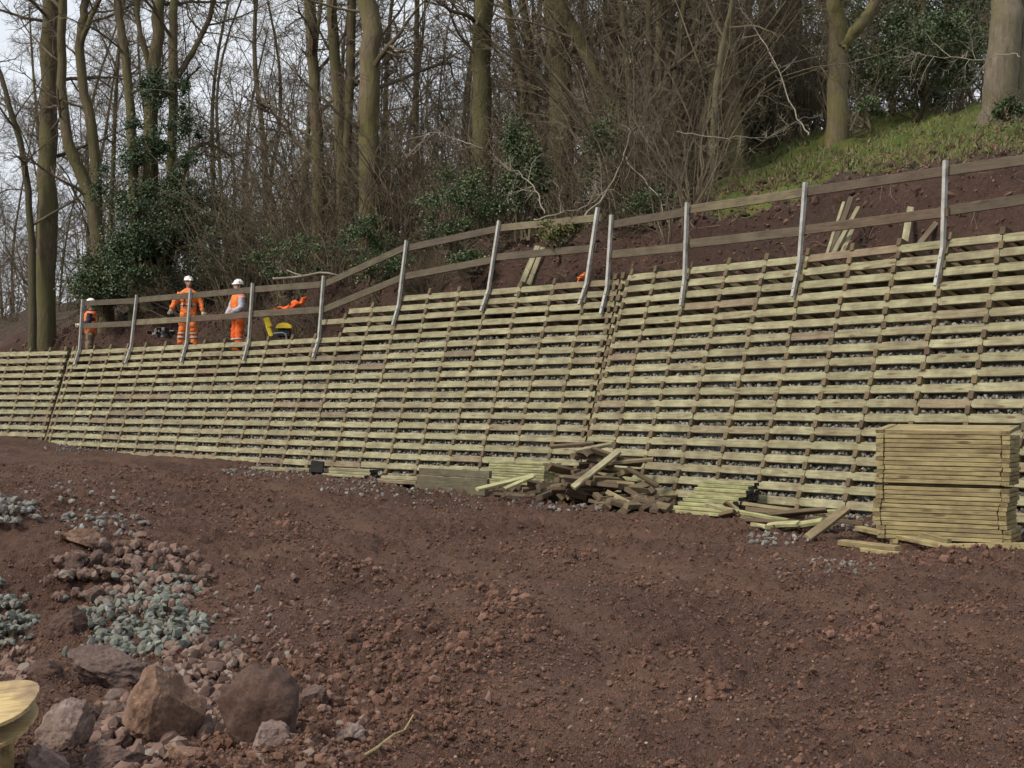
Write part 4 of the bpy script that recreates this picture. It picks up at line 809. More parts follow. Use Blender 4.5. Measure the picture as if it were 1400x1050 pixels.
# yellow plates on a post, bottom left corner
def yellow_plates():
    my = wood('worn yellow paint', [(0, (0.46, 0.34, 0.16)), (1, (0.48, 0.36, 0.17))], dirt=(0.16, 0.10, 0.06), dirt_amt=.75, rough=.6); Y = 6.6; sc = Y/F_PX
    P = at(0, 1000, Y); root = thing('yellow_plates', 'two worn yellow rounded plates on a post at the lower left corner', 'machine part', tuple(P))
    def plate(cx, cy, rx, ry, nm, tl):
        an = np.linspace(0, 2*math.pi, 28, endpoint=False); e = np.stack([np.sign(np.cos(an))*np.abs(np.cos(an))**.75*rx, np.sign(np.sin(an))*np.abs(np.sin(an))**.75*ry], -1)
        V = np.array([[x*sc, y*sc, zz] for zz in (-.008, .008) for x, y in e]+[[0, 0, -.008], [0, 0, .008]])
        j = np.arange(28); j2 = (j+1) % 28; me = mesh(nm, V, [np.stack([j, j2, 28+j2, 28+j], -1), np.concatenate([np.stack([j2, j, np.full(28, 56)], -1), np.stack([28+j, 28+j2, np.full(28, 57)], -1)])], my)
        c = at(cx, cy, Y)-P; ob(nm, me, root, Matrix.Translation(c)@Matrix.Rotation(tl, 4, 'Y')@Matrix.Rotation(math.radians(13), 4, 'X'))
    plate(-30, 968, 78, 82, 'plate', -.14); plate(-32, 997, 78, 84, 'plate', -.15)
    g = Geo(); a = at(10, 1000, Y+.12)-P; g.tube([a, a+np.array([0, 0, -.5])], .032, 10, True); ob('post', g.build('post', my), root)
yellow_plates()

# ------------------------------------------------------------------ people
def bake(name, geo, voxel, mat, smooth_it=4):
    me = geo.build(name+'_raw', None); o = bpy.data.objects.new('tmp', me); COL.objects.link(o)
    m = o.modifiers.new('r', 'REMESH'); m.mode = 'VOXEL'; m.voxel_size = voxel
    s_ = o.modifiers.new('s', 'SMOOTH'); s_.iterations = smooth_it; s_.factor = .5
    dg = bpy.context.evaluated_depsgraph_get(); out = bpy.data.meshes.new_from_object(o.evaluated_get(dg)); out.name = name
    bpy.data.objects.remove(o); bpy.data.meshes.remove(me); out.materials.clear(); out.materials.append(mat)
    if voxel >= .015:
        V = np.zeros(len(out.vertices)*3); out.vertices.foreach_get('co', V); V = V.reshape(-1, 3); q = fbm(V[:, 0]*9+V[:, 1]*6, V[:, 2]*17, 3, len(name))*.028; V[:, 0] += q; V[:, 1] += q*.7; out.vertices.foreach_set('co', V.ravel())
    out.polygons.foreach_set('use_smooth', np.ones(len(out.polygons), bool)); return out
def loft(g, rings, k=14):
    """rings: (x,y,z,rx,ry) horizontal ellipses joined bottom to top, closed"""
    an = np.arange(k)*2*math.pi/k; V = np.concatenate([np.stack([x+rx*np.cos(an), y+ry*np.sin(an), np.full(k, z)], -1) for x, y, z, rx, ry in rings]); n = len(rings)
    i = np.arange(n-1)[:, None]*k; j = np.arange(k)[None]; j2 = (j+1) % k; q = np.stack([i+j, i+j2, i+k+j2, i+k+j], -1).reshape(-1, 4)
    c0, c1 = rings[0][:3], rings[-1][:3]; V = np.vstack([V, c0, c1]); jj = np.arange(k); m = n*k
    g.add(V, q, np.vstack([np.stack([(jj+1) % k, jj, np.full(k, m)], -1), np.stack([(n-1)*k+jj, (n-1)*k+(jj+1) % k, np.full(k, m+1)], -1)]))
def limb(g, pts, rad, k=10):
    P = np.array(pts, float); t = np.linspace(0, 1, len(P)); tt = np.linspace(0, 1, (len(P)-1)*4+1)
    g.tube(np.stack([np.interp(tt, t, P[:, i]) for i in range(3)], -1), np.interp(tt, t, rad), k, True)
M_SKIN = plain('skin', (0.42, 0.25, 0.18), .6, .1)
M_ORANGE = plain('hi vis orange cloth', (0.84, 0.13, 0.02), .8, .3, 9, bmp=.25)
M_ORANGE2 = plain('pale hi vis orange cloth', (0.84, 0.20, 0.045), .8, .3, 9, bmp=.25)
M_NAVY = plain('navy cloth', (0.03, 0.022, 0.045), .85, .2, 12)
M_LILAC = plain('pale grey cloth', (0.42, 0.42, 0.50), .85, .12, 12)
M_BAND = plain('reflective grey tape', (0.38, 0.36, 0.33), .45, .1)
M_STRAP = plain('dark webbing strap', (0.05, 0.035, 0.03), .8, .1)
M_GLOVE = plain('pale work glove', (0.62, 0.58, 0.44), .8, .12)
M_KHAKI = plain('khaki camouflage cloth', (0.17, 0.12, 0.08), .85, .55, 14)
M_HELMET = plain('white helmet plastic', (0.80, 0.80, 0.78), .35, .04)
M_BOOT = plain('muddy boot leather', (0.07, 0.045, 0.032), .8, .3)
M_DARK = plain('dark rubber', (0.02, 0.02, 0.02), .6, .1)
M_YELLOW = plain('yellow plastic', (0.70, 0.52, 0.03), .5, .1)
def person(px, py_top, Y, H, yaw, label, top, legs, vest, arms, harness=False, head_turn=0.0, cap=False, dot=False, stance=.1):
    T = at(px, py_top, Y); P = np.array([T[0], T[1], T[2]-H]); root = thing('person', label, 'person', mw=Matrix.Translation(P)@Matrix.Rotation(yaw, 4, 'Z')@Matrix.Scale(H/1.86, 4))
    # local: faces -y, x to its own left; 1.86 m to the helmet's top
    hips = [(.10, 0, .93), (-.10, 0, .93)]; ft = [(.10+stance*.5, -.02, .09), (-.10-stance*.6, .03, .09)]
    legp = [[hips[i], ((hips[i][0]+ft[i][0])/2, -.03, .50), ft[i]] for i in (0, 1)]
    tor = [(0, 0, .86, .165, .115), (0, 0, .98, .175, .125), (0, -.005, 1.12, .165, .12), (0, -.01, 1.30, .19, .13), (0, 0, 1.43, .205, .115), (0, .01, 1.50, .12, .085), (0, .01, 1.54, .065, .062)]
    def torso(g, f): loft(g, [(x, y, z, rx+f, ry+f) for x, y, z, rx, ry in tor])
    body = Geo(); torso(body, -.02)
    for i in (0, 1): limb(body, legp[i], [.08, .06, .042]); limb(body, [ft[i], (ft[i][0], ft[i][1]-.16, .045)], [.045, .04])
    for a in arms: limb(body, a[:3], [.052, .042, .03])
    limb(body, [(0, .01, 1.48), (0, .0, 1.60)], [.055, .052])
    ch, sh = math.cos(head_turn), math.sin(head_turn)
    def hd(x, y, z): return (x*ch-y*sh, x*sh+y*ch, z)
    hg = Geo(); loft(hg, [(0, -.03, 1.575, .035, .04), (0, -.025, 1.60, .058, .07), (0, -.012, 1.655, .070, .088), (0, 0, 1.71, .076, .096), (0, .004, 1.76, .072, .092), (0, .004, 1.80, .05, .065)])
    limb(hg, [(0, -.092, 1.70), (0, -.118, 1.662), (0, -.09, 1.655)], [.010, .016, .012], 8)
    for s_ in (-1, 1): limb(hg, [(s_*.074, .012, 1.72), (s_*.082, .016, 1.69), (s_*.072, .008, 1.66)], [.012, .016, .01], 6)
    for v in hg.v:
        x, y = v[:, 0].copy(), v[:, 1].copy(); v[:, 0] = x*ch-y*sh; v[:, 1] = x*sh+y*ch
    for v in hg.v: pass
    body.v += hg.v; body.q += [q+body.n for q in hg.q]; body.t += [q+body.n for q in hg.t]; body.n += hg.n
    b = ob('body', bake('body', body, .012, M_SKIN, 3), root)
    for s_ in (-1, 1):
        g = Geo(); c = np.array(hd(s_*.032, -.086, 1.705)); stones(g, [c], np.array([.011]), np.random.default_rng(1), 1, 1.0, ICO1); ob('eye', g.build('eye', M_DARK), b)
    g = Geo(); g.tube([hd(-.024, -.088, 1.625), hd(0, -.096, 1.622), hd(.024, -.088, 1.625)], .005, 5, True); ob('mouth', g.build('mouth', M_STRAP), b)
    g = Geo(); loft(g, [(x*ch-y*sh, x*sh+y*ch, z, rx, ry) for x, y, z, rx, ry in [(0, .02, 1.63, .06, .085), (0, .018, 1.68, .081, .088), (0, .012, 1.74, .083, .095)]]); 
    ob('hair', bake('hair', g, .012, M_STRAP, 2), b) if not cap else None
    j = Geo(); torso(j, .026)
    for a in arms: limb(j, a[:3], [.09, .076, .062])
    ob('jacket', bake('jacket', j, .015, top), root)
    if vest is not None:
        j = Geo(); torso(j, .044); ob('hi_vis_vest', bake('hi_vis_vest', Geo_cut(j, .84, 1.49), .015, vest), root)
    t = Geo(); loft(t, [(0, 0, .80, .16, .115), (0, 0, .92, .185, .135), (0, 0, 1.02, .18, .13)])
    for i in (0, 1): limb(t, [hips[i], legp[i][1], (ft[i][0], ft[i][1]+.005, .13)], [.118, .102, .094])
    ob('trousers', bake('trousers', t, .016, legs), root)
    for i in (0, 1):
        g = Geo(); limb(g, [(ft[i][0], ft[i][1]+.02, .24), (ft[i][0], ft[i][1]+.02, .06)], [.06, .058]); limb(g, [(ft[i][0], ft[i][1]+.06, .045), (ft[i][0], ft[i][1]-.17, .04)], [.05, .045]); ob('boot', bake('boot', g, .014, M_BOOT), root)
    f = .05 if vest is not None else .034
    def band(zc, hh, fx, mat, nm, par, cx=0, cy=0, rx=None, ry=None):
        rx = rx or np.interp(zc, [r_[2] for r_ in tor], [r_[3] for r_ in tor])+fx; ry = ry or np.interp(zc, [r_[2] for r_ in tor], [r_[4] for r_ in tor])+fx
        g = Geo(); an = np.arange(20)*2*math.pi/20; V = np.concatenate([np.stack([cx+rx*k*np.cos(an), cy-.004+ry*k*np.sin(an), np.full(20, zz)], -1) for zz, k in ((zc-hh/2, 1), (zc+hh/2, 1), (zc+hh/2, .9), (zc-hh/2, .9))])
        i = np.arange(4)[:, None]*20; jx = np.arange(20)[None]; q = np.stack([i+jx, i+(jx+1) % 20, (i+20) % 80+(jx+1) % 20, (i+20) % 80+jx], -1).reshape(-1, 4); g.add(V, q); ob(nm, g.build(nm, mat, True), par)
    band(1.12, .05, f, M_BAND, 'reflective_band', root)
    for i in (0, 1):
        for zz in (.30, .40): 
            c = np.array(legp[i][1])*((zz-.09)/.41)+np.array(ft[i])*(1-(zz-.09)/.41); band(zz, .045, 0, M_BAND, 'reflective_band', root, c[0], c[1]+.004, .110, .110) if legs is not M_KHAKI else None
    if harness:
        for s_ in (-1, 1):
            g = Geo(); g.tube([(s_*.10, .13, 1.30), (s_*.105, .06, 1.475), (s_*.10, -.09, 1.44), (s_*.09, -.168, 1.28), (s_*.10, -.16, 1.05)], .017, 6, True); ob('brace', g.build('brace', M_STRAP, True), root)
    for a in arms:
        wv = np.array(a[2]); dr = nrm(np.array(a[3])-wv); side = nrm(np.cross(dr, (0, 1, .2))); fw = np.cross(side, dr); g = Geo()
        limb(g, [wv-dr*.04, wv+dr*.03, wv+dr*.085], [.038, .04, .036], 8)
        for q, (o_, l_) in enumerate(((-.030, .062), (-.010, .075), (.011, .072), (.031, .055))):
            b0 = wv+dr*.08+side*o_; limb(g, [b0, b0+dr*l_*.55, b0+dr*l_*.9+fw*.022], [.0125, .0115, .009], 7)
        b0 = wv+dr*.03+side*.036; limb(g, [b0, b0+side*.03+dr*.03, b0+side*.032+dr*.065+fw*.012], [.014, .0125, .010], 7)
        ob('glove', bake('glove', g, .0075, M_GLOVE, 2), root)
    # helmet: ribbed dome, brim, peak
    g = Geo(); rings = [(0, -.0, 1.735, .118, .142), (0, .0, 1.75, .113, .132), (0, .004, 1.80, .105, .122), (0, .006, 1.835, .078, .09), (0, .006, 1.853, .035, .04), (0, .006, 1.857, .008, .01)]
    loft(g, [(x*ch-y*sh, x*sh+y*ch, z, (rx*ch*ch+ry*sh*sh), (rx*sh*sh+ry*ch*ch)) for x, y, z, rx, ry in rings], 20)
    limb(g, [hd(0, -.09, 1.745), hd(0, -.165, 1.735)], [.05, .012], 8)
    h = ob('helmet', bake('helmet', g, .009, M_HELMET, 2), root)
    g = Geo(); g.tube([hd(0, -.10, 1.822), hd(0, -.03, 1.862), hd(0, .05, 1.86), hd(0, .11, 1.81)], .011, 6, True); ob('ridge', g.build('ridge', M_HELMET if not cap else M_KHAKI, True), h)
    g = Geo(); g.tube([hd(.078, 0, 1.74), hd(.06, -.055, 1.61), hd(0, -.07, 1.572), hd(-.06, -.055, 1.61), hd(-.078, 0, 1.74)], .006, 5); ob('chin_strap', g.build('chin_strap', M_STRAP), h)
    if dot:
        g = Geo(); c = np.array(hd(.104 if dot > 0 else -.104, -.01, 1.79)); stones(g, [c], np.array([.018]), np.random.default_rng(1), 1, 1.0, ICO1); ob('emblem', g.build('emblem', M_DARK), h)
    return root
def Geo_cut(g, z0, z1):
    for v in g.v: v[:, 2] = np.clip(v[:, 2], z0, z1)
    return g
def sec_depth(px, i, back):
    sec = SM; p = sec.hit(px, 563, 0); return sec.p(sec.col_at(px, i), i)[1]+back
D2 = sec_depth(255, 4, 0)
person(258, 377, sec_depth(258, 4, 1.5), 1.86, .12, 'person in full orange work wear with dark braces, facing us, arms held out', M_ORANGE2, M_ORANGE2, None, [[(.20, 0, 1.42), (.30, .0, 1.18), (.36, -.05, .96), (.38, -.08, .86)], [(-.20, 0, 1.42), (-.33, .0, 1.19), (-.42, -.06, 1.0), (-.46, -.1, .92)]], True, .45, True, 0, .14)
person(326, 382, sec_depth(326, 4, 1.4), 1.84, -.95, 'person in orange vest with pale grey sleeves and orange trousers, turned left', M_LILAC, M_ORANGE, M_ORANGE2, [[(.20, 0, 1.42), (.26, -.05, 1.16), (.20, -.24, 1.03), (.17, -.32, 1.0)], [(-.20, 0, 1.42), (-.25, -.07, 1.17), (-.20, -.22, .98), (-.18, -.28, .92)]], False, -.15, False, 1, .06)
person(124, 408, sec_depth(124, 4, 1.3), 1.80, -1.35, 'person in navy jacket, orange vest and khaki trousers behind the leftmost post', M_NAVY, M_KHAKI, M_ORANGE2, [[(.20, 0, 1.42), (.25, -.05, 1.18), (.17, -.27, 1.10), (.14, -.36, 1.10)], [(-.20, 0, 1.42), (-.25, -.10, 1.18), (-.14, -.29, 1.08), (-.10, -.37, 1.08)]], False, 0, False, 0, .08)

# ------------------------------------------------------------------ things left on the bank
def cloth(name, pts, wid, mat, label, cat, seed):
    r = np.random.default_rng(seed); P = np.array(pts); n = 26; t = np.linspace(0, 1, len(P)); tt = np.linspace(0, 1, n); C = np.stack([np.interp(tt, t, P[:, i]) for i in range(3)], -1); g = Geo()
    C += np.stack([fbm(tt*9, tt*0+k, 2, seed+k)*.06 for k in range(3)], -1); g.tube(C, wid*(.45+1.3*np.abs(fbm(tt*5, tt*0, 2, seed+9)))*np.clip(np.sin(np.pi*(tt*.94+.03))*2, .3, 1)*(.55+.75*tt), 14, True)
    V = np.vstack(g.v); V += np.stack([fbm(V[:, 0]*14+k*3, V[:, 2]*14+V[:, 1]*7, 3, seed+k)*.085 for k in range(3)], -1); g.v = [V]
    return ob(name, g.build(name, mat, True), label=label, category=cat)
YB = sec_depth(400, 4, 1.9)
cloth('orange_jacket', [at(374, 425, YB-.6), at(385, 422, YB-.6), at(398, 421, YB-.58), at(404, 414, YB-.6), at(420, 409, YB-.55)], .075, M_ORANGE, 'crumpled orange jacket lying along the lower rail beside the second person', 'jacket', 4)
YO = SM.p(SM.col_at(795, .2), .2)[1]+.35
cloth('orange_bundle', [at(791, 386, YO), at(795, 379, YO), at(800, 374, YO), at(801, 383, YO)], .07, M_ORANGE2, 'small orange bundle behind the post on the mid wall top', 'bundle', 6)
def yellow_tools():
    a = [at(363, 436, YB), at(371, 440, YB), at(367, 446, YB), at(371, 458, YB)]
    root = thing('yellow_tool_case', 'bent yellow plastic tool case standing on the soil right of the second person', 'tool case', tuple(a[3]))
    inv = root.matrix_basis.inverted(); y = np.array([0, 1.0, 0])
    for p, q, w_, nm in ((at(364, 434.5, YB), at(368.5, 447, YB), .15, 'upper_shell'), (at(366, 445, YB), at(371, 459, YB), .11, 'lower_shell')):
        M = axis_frame((p+q)/2, q-p, up=y); ob(nm, plank_mesh(round(float(np.linalg.norm(q-p)), 2), .14 if nm[0] == 'u' else .11, w_*.6, M_YELLOW, .02), root, inv@M)
    g = Geo(); h0 = inv@Vector(at(365, 435, YB)); g.tube([h0, h0+Vector((.03, 0, .05)), h0+Vector((.10, 0, .03)), h0+Vector((.12, 0, -.02))], .014, 6, True); ob('handle', g.build('handle', M_DARK), root)
    c = at(388, 463, YB+.1); root = thing('small_machine', 'small machine with yellow hood and grey tube frame half behind the wall top', 'machine', tuple(c))
    g = Geo(); an = np.linspace(0, math.pi, 9); prof = [(math.cos(t)*.19, math.sin(t)*.13) for t in an]
    V = np.array([[x, yy, z] for yy in (-.14, .14) for x, z in prof]); q = [[k, k+1, 10+k, 9+k] for k in range(8)]; t = [[0, 8-k, 7-k] for k in range(1, 7)]+[[9, 9+k+1, 9+k+2] for k in range(6)]
    h = at(389, 449, YB+.1)-c; ob('hood', mesh('hood', V+h, [np.array(q+[[0, 9, 17, 8]]), np.array([[0, k+1, k] for k in range(1, 8)]+[[9, 9+k, 9+k+1] for k in range(1, 8)])], M_YELLOW), root)
    ob('engine', plank_mesh(.26, .2, .2, M_DARK, .03), root, Matrix.Translation(h+np.array([0, 0, -.11])))
    g = Geo(); P = [at(374, 456, YB-.1), at(386, 455, YB-.1), at(391, 457, YB-.1), at(392, 466, YB-.1)]; g.tube([p-c for p in P], .022, 8, True); P = [p+np.array([0, .34, 0]) for p in P]; g.tube([p-c for p in P], .022, 8, True)
    ob('tube_frame', g.build('tube_frame', plain('blue grey steel tube', (.22, .26, .30), .5)), root)
yellow_tools()
YU = sec_depth(215, 4, 1.9); M_CHAN = plain('dull steel', (.16, .145, .13), .6)
for k, (x, y) in enumerate([(204, 457), (216, 452), (214, 458), (224, 451), (231, 455), (226, 459)]):
    P = at(x, y, YU+.1*k); g = Geo(); W, Hh, T, Ld = .13, .11, .012, .5
    for sx, sz, ox, oz in ((W, T, 0, Hh/2), (T, Hh, -W/2, 0), (T, Hh, W/2, 0)): g.box(frame(P*0+np.array([ox, 0, oz]), (1, 0, 0), (0, 1, 0), (0, 0, 1)), sx, Ld, sz)
    o = ob('steel_channel', g.build('steel_channel', M_CHAN), label='grey steel channel lying end on in the pile behind the rail', category='steel channel', group='steel channels behind the rail'); o.location = P; o.rotation_euler = (.05*k-.1, [.1, -.1, .4, .05, -.3, .2][k], .25+.1*k)
# cut branch resting on a post top
g = Geo(); foot, bend, top, _ = POST3[4]; yb = top[1]; Pb = [at(374, 381, yb+.12), at(400, 379.5, yb+.05), at(420, 376.5, yb), at(437, 373, yb), at(448, 373.5, yb), at(463, 376.5, yb-.1)]
g.tube(Pb, [.024, .026, .027, .028, .025, .02], 7, True); root = thing('cut_branch', 'pale cut branch balanced on top of a post above the yellow machine', 'branch', tuple(Pb[3])); inv = root.matrix_basis.inverted()
o = ob('stem', g.build('stem', M_DEAD, True), root, inv); g = Geo(); g.tube([at(392, 369, yb+.2), at(403, 374, yb+.1), at(414, 377, yb)], [.012, .016, .02], 5, True); ob('side_shoot', g.build('side_shoot', M_DEAD, True), root, inv)
g = Geo(); g.tube([Pb[0], Pb[0]+np.array([-.012, 0, -.001])], .026, 8, True); ob('cut_end', g.build('cut_end', plain('fresh cut wood', (.75, .68, .5), .8)), root, inv)
print('people done')

# ------------------------------------------------------------------ woodland
class Tree:
    """bare winter tree grown limb by limb; fine wood is collected and built as many thin tapered pieces"""
    def __init__(s, seed): s.r = np.random.default_rng(seed); s.thick = Geo(); s.crown = Geo(); s.p0 = []; s.p1 = []; s.a = []; s.b = []
    def line(s, p, d, L_, n, wander, trop=0.0):
        r = s.r; P = [np.array(p, float)]; d = nrm(d); st_ = L_/n
        for _ in range(n):
            d = nrm(d+r.normal(size=3)*wander+np.array([0, 0, trop])); P.append(P[-1]+d*st_)
        return np.array(P)
    def fine(s, P, rad):
        s.p0.append(P[:-1]); s.p1.append(P[1:]); s.a.append(rad[:-1]); s.b.append(rad[1:])
    def spray(s, P, L_, rad, lev, dens, trop=.03, wander=.16):
        """side shoots along polyline P"""
        r = s.r; n = len(P)
        m = max(1, int(dens*r.uniform(.7, 1.3)))
        for _ in range(m):
            u = r.uniform(.15, 1)*(n-1); k = min(int(u), n-2); b = P[k]*(1-(u-k))+P[k+1]*(u-k); dv = nrm(P[k+1]-P[k])
            q = nrm(np.cross(dv, r.normal(size=3))); d = nrm(dv*r.uniform(.2, 1.0)+q*r.uniform(.6, 1.1))
            l_ = L_*r.uniform(.5, 1.2)*(1-.4*u/(n-1)); ns_ = 5 if lev >= 2 else 4 if lev == 1 else 3
            B = s.line(b, d, l_, ns_, wander, trop); rr = np.linspace(rad, rad*.35, len(B))
            if rad > .03: s.crown.tube(B, rr, 5)
            else: s.fine(B, rr)
            if lev > 0: s.spray(B, l_*.52, max(rad*.42, .0035), lev-1, dens*.75 if lev > 1 else dens*.9, trop, wander*1.15)
    def finish(s):
        if s.p0: s.crown.segs(np.concatenate(s.p0), np.concatenate(s.p1), np.concatenate(s.a), np.concatenate(s.b), 3)
def smooth_line(pts, n):
    P = np.array(pts, float)
    for _ in range(2):
        Q = [P[0]]
        for a, b in zip(P[:-1], P[1:]): Q += [a*.75+b*.25, a*.25+b*.75]
        P = np.array(Q+[P[-1]])
    t = np.linspace(0, 1, len(P)); tt = np.linspace(0, 1, n); return np.stack([np.interp(tt, t, P[:, i]) for i in range(3)], -1)
def tree(label, stems, Y, mat, seed, twig=M_TWIG, limbs=8, dens=6, limb_len=3.0, lev=2, group=None, name='bare_tree', low=.3, flare=1.25, extra=None):
    """stems: list of (pixel polyline from base up, width px at base, width px at top); continues above the frame"""
    T = Tree(seed); r = T.r; base = at(*stems[0][0][0], Y); k = Y/F_PX
    for pts, w0, w1 in stems:
        W = [at(*p, Y+r.normal()*.15*(i > 0)) for i, p in enumerate(pts)]
        if pts is stems[0][0] or pts[0][1] > 140:
            hz = hill_at(pts[0][0], Y)[2]; W[0] = np.array([W[0][0], W[0][1], min(W[0][2], hz)-.35])
        d = nrm(W[-1]-W[-2]); topz = W[-1][2]
        if pts[-1][1] <= 5: W += [W[-1]+d*1.8+r.normal(size=3)*.2, W[-1]+d*3.8+r.normal(size=3)*.5+np.array([0, 0, .3])]
        P = smooth_line(W, 26); P[1:-1] += r.normal(size=(24, 3))*w0*k*.045
        t = np.linspace(0, 1, 26); R = (w0*(1-t)+w1*.8*t)*k/2; R = R*(1+(flare-1)*np.exp(-t*14)); R *= 1+r.normal(size=26)*.03
        T.thick.tube(P, R, 12)
        m = max(2, int(limbs*len(P)*.04)) if len(stems) > 1 else limbs
        for _ in range(m):
            u = r.uniform(low, 1); i = min(int(u*25), 24); dv = nrm(P[i+1]-P[i]); q = nrm(np.cross(dv, r.normal(size=3))); d = nrm(dv*r.uniform(.2, .9)+q)
            l_ = limb_len*r.uniform(.6, 1.3); B = T.line(P[i], d, l_, 9, .13, .035); rad = min(R[i]*.42, .07)*r.uniform(.6, 1.1); rr = np.linspace(rad, rad*.25, 10)
            T.crown.tube(B, rr, 6); T.spray(B, l_*.45, max(rad*.42, .009), lev-1, dens)
        T.spray(P[int(25*low*.6):], limb_len*.5, .011, lev-1, dens*1.8)
    T.finish(); root = thing(name, label, 'tree', tuple(base), group); inv = Matrix.Translation(-Vector(base))
    def loc(g): g.v = [np.vstack(g.v)-base]; return g
    ob('trunk', loc(T.thick).build('trunk', mat, True), root)
    if T.crown.n: ob('crown', loc(T.crown).build('crown', twig), root)
    if extra: extra(root, base)
    return root
def leaf_cloud(centres, radii, n, size, rng, hollow=.5):
    """leaf quads through a set of ellipsoid clumps (uneven, gaps between clumps)"""
    C = np.asarray(centres); Rr = np.asarray(radii); w_ = Rr.prod(1)**.66; pick = rng.choice(len(C), n, p=w_/w_.sum())
    u = rng.normal(size=(n, 3)); u /= np.linalg.norm(u, axis=1)[:, None]; u *= np.clip(np.abs(rng.normal(size=n))*.62, 0, 1.5)[:, None]; P = C[pick]+u*Rr[pick]
    keep = fbm(P[:, 0]*1.7+P[:, 1]*.8, P[:, 2]*1.9, 3, 3) > -.26; P = P[keep]; n = len(P); g = Geo()
    pv = np.array([[0, 0, 0], [.42, .5, .08], [0, 1.15, -.06], [-.42, .5, .08]]); pf = np.array([[0, 1, 2, 3]])
    g.inst(pv, pf, P, size*rng.uniform(.6, 1.3, n), rand_rot(n, rng), True); return g
def clumps(c, R, n, rng, sub=.38):
    u = rng.normal(size=(n, 3)); u /= np.linalg.norm(u, axis=1)[:, None]; u *= (rng.random(n)**.45)[:, None]; return np.asarray(c)+u*np.asarray(R), np.asarray(R)[None]*sub*rng.uniform(.6, 1.3, (n, 1))
def shrub(label, px, py, Y, wpx, hpx, mat, seed, n=9000, size=.07, cat='shrub', name='evergreen_shrub', group=None, nclump=34):
    """evergreen bush: foot at px,py; wpx by hpx in the picture"""
    r = np.random.default_rng(seed); k = Y/F_PX; base = at(px, py, Y); R = np.array([wpx*k/2, min(wpx*k/2, 2.2), hpx*k/2]); c = base+np.array([0, 0, hpx*k/2])
    C, RR = clumps(c, R*.8, nclump, r); g = leaf_cloud(C, RR, int(n*1.7), size*.72, r); root = thing(name, label, cat, tuple(base), group)
    g.v = [np.vstack(g.v)-base]; ob('foliage', g.build('foliage', mat), root)
    T = Tree(seed)
    for q in range(7):
        e = C[r.integers(len(C))]; P = smooth_line([base+r.normal(size=3)*.1*[1, 1, 0], (base+e)/2+r.normal(size=3)*.25, e], 8); T.crown.tube(P, np.linspace(.035, .012, 8), 5); T.spray(P, .9, .007, 1, 5)
    T.finish(); T.crown.v = [np.vstack(T.crown.v)-base]; ob('stem', T.crown.build('stem', M_TWIG), root); return root

def wd(px): return SM.p(SM.col_at(px, 3), 3)[1] if px < 850 else SR.p(SR.col_at(px, 3), 3)[1]
TG = 'bare trees on the bank'
def ivy(px0, px1, py0, py1, Y, n, seed):
    def f(root, base):
        r = np.random.default_rng(seed); k = Y/F_PX; C = []; R = []
        for _ in range(90):
            v = r.random(); x = np.interp(v, [0, 1], [(px0+px1)/2, (px0+px1)/2])+r.normal()*(px1-px0)*.22*(.5+v); C.append(at(x, py0+(py1-py0)*v, Y-.35+r.normal()*.35)); s_ = r.uniform(.28, .6)*(0.65+.6*v); R.append((s_, s_*.8, s_*1.1))
        g = leaf_cloud(C, R, int(n*2.5), .055, r, .35); g.v = [np.vstack(g.v)-base]; ob('ivy', g.build('ivy', M_IVY), root)
    return f
tree('thick straight grey trunk at far left beyond the leftmost person', [([(63, 462), (64, 300), (66, 180), (70, 0)], 27, 29)], 45, M_BARK, 101, limbs=13, dens=8, limb_len=3.4, low=.35)
tree('thin dark trunk leaning left at the left picture edge', [([(46, 440), (44, 320), (33, 210), (12, 140), (-6, 80)], 12, 7)], 44, M_BARKDK, 102, limbs=9, dens=8, limb_len=2.6)
tree('forked trunk bending apart between the straight trunk and the ivy clad tree', [([(146, 440), (138, 340), (118, 250), (90, 195), (84, 120), (86, 0)], 22, 9), ([(132, 260), (134, 220), (122, 160), (108, 80), (112, 30), (118, 0)], 17, 10), ([(110, 60), (126, 20), (140, -10)], 8, 5)], 44, M_BARK, 103, limbs=9, dens=8, limb_len=2.6)
tree('ivy clad tree with several upright stems behind the two people', [([(203, 430), (203, 300), (206, 160), (214, 80), (218, 0)], 24, 14), ([(184, 430), (183, 250), (178, 130), (166, 40), (160, 0)], 15, 11), ([(222, 420), (238, 180), (236, 60), (238, 0)], 15, 11), ([(238, 110), (262, 75), (285, 30), (292, 0)], 9, 6), ([(206, 100), (190, 40), (186, 0)], 8, 6), ([(224, 270), (250, 225), (275, 190), (320, 215)], 9, 4)], 43, M_BARK, 104, limbs=10, dens=9, limb_len=2.8, extra=ivy(140, 300, 110, 400, 42.3, 26000, 5))
tree('tall slim trunk left of the mossy pair, above the stepped wall end', [([(437, 395), (436, 250), (430, 120), (424, 0)], 19, 17)], 39, M_BARK, 105, limbs=13, dens=9, limb_len=3.0)
tree('slim dark trunk just left of the broad mossy trunk', [([(472, 375), (468, 250), (462, 120), (452, 0)], 18, 15), ([(468, 250), (478, 120), (482, 0)], 14, 13)], 38.5, M_BARK, 106, limbs=11, dens=9, limb_len=2.8)
tree('broad mossy trunk behind the stepped end of the wall', [([(506, 365), (505, 240), (505, 120), (506, 0)], 32, 29)], 37, M_BARKMOSS, 107, limbs=13, dens=9, limb_len=3.0)
tree('straight reddish trunk standing clear against the sky in the middle', [([(660, 300), (659, 200), (659, 100), (661, 0)], 29, 28)], 36, M_BARK, 108, limbs=10, dens=7, limb_len=2.6, low=.45)
tree('thin trunk leaning left beside the clear middle trunk', [([(728, 290), (722, 160), (708, 80), (692, 0)], 15, 11)], 37, M_BARK, 109, limbs=9, dens=8, limb_len=2.4)
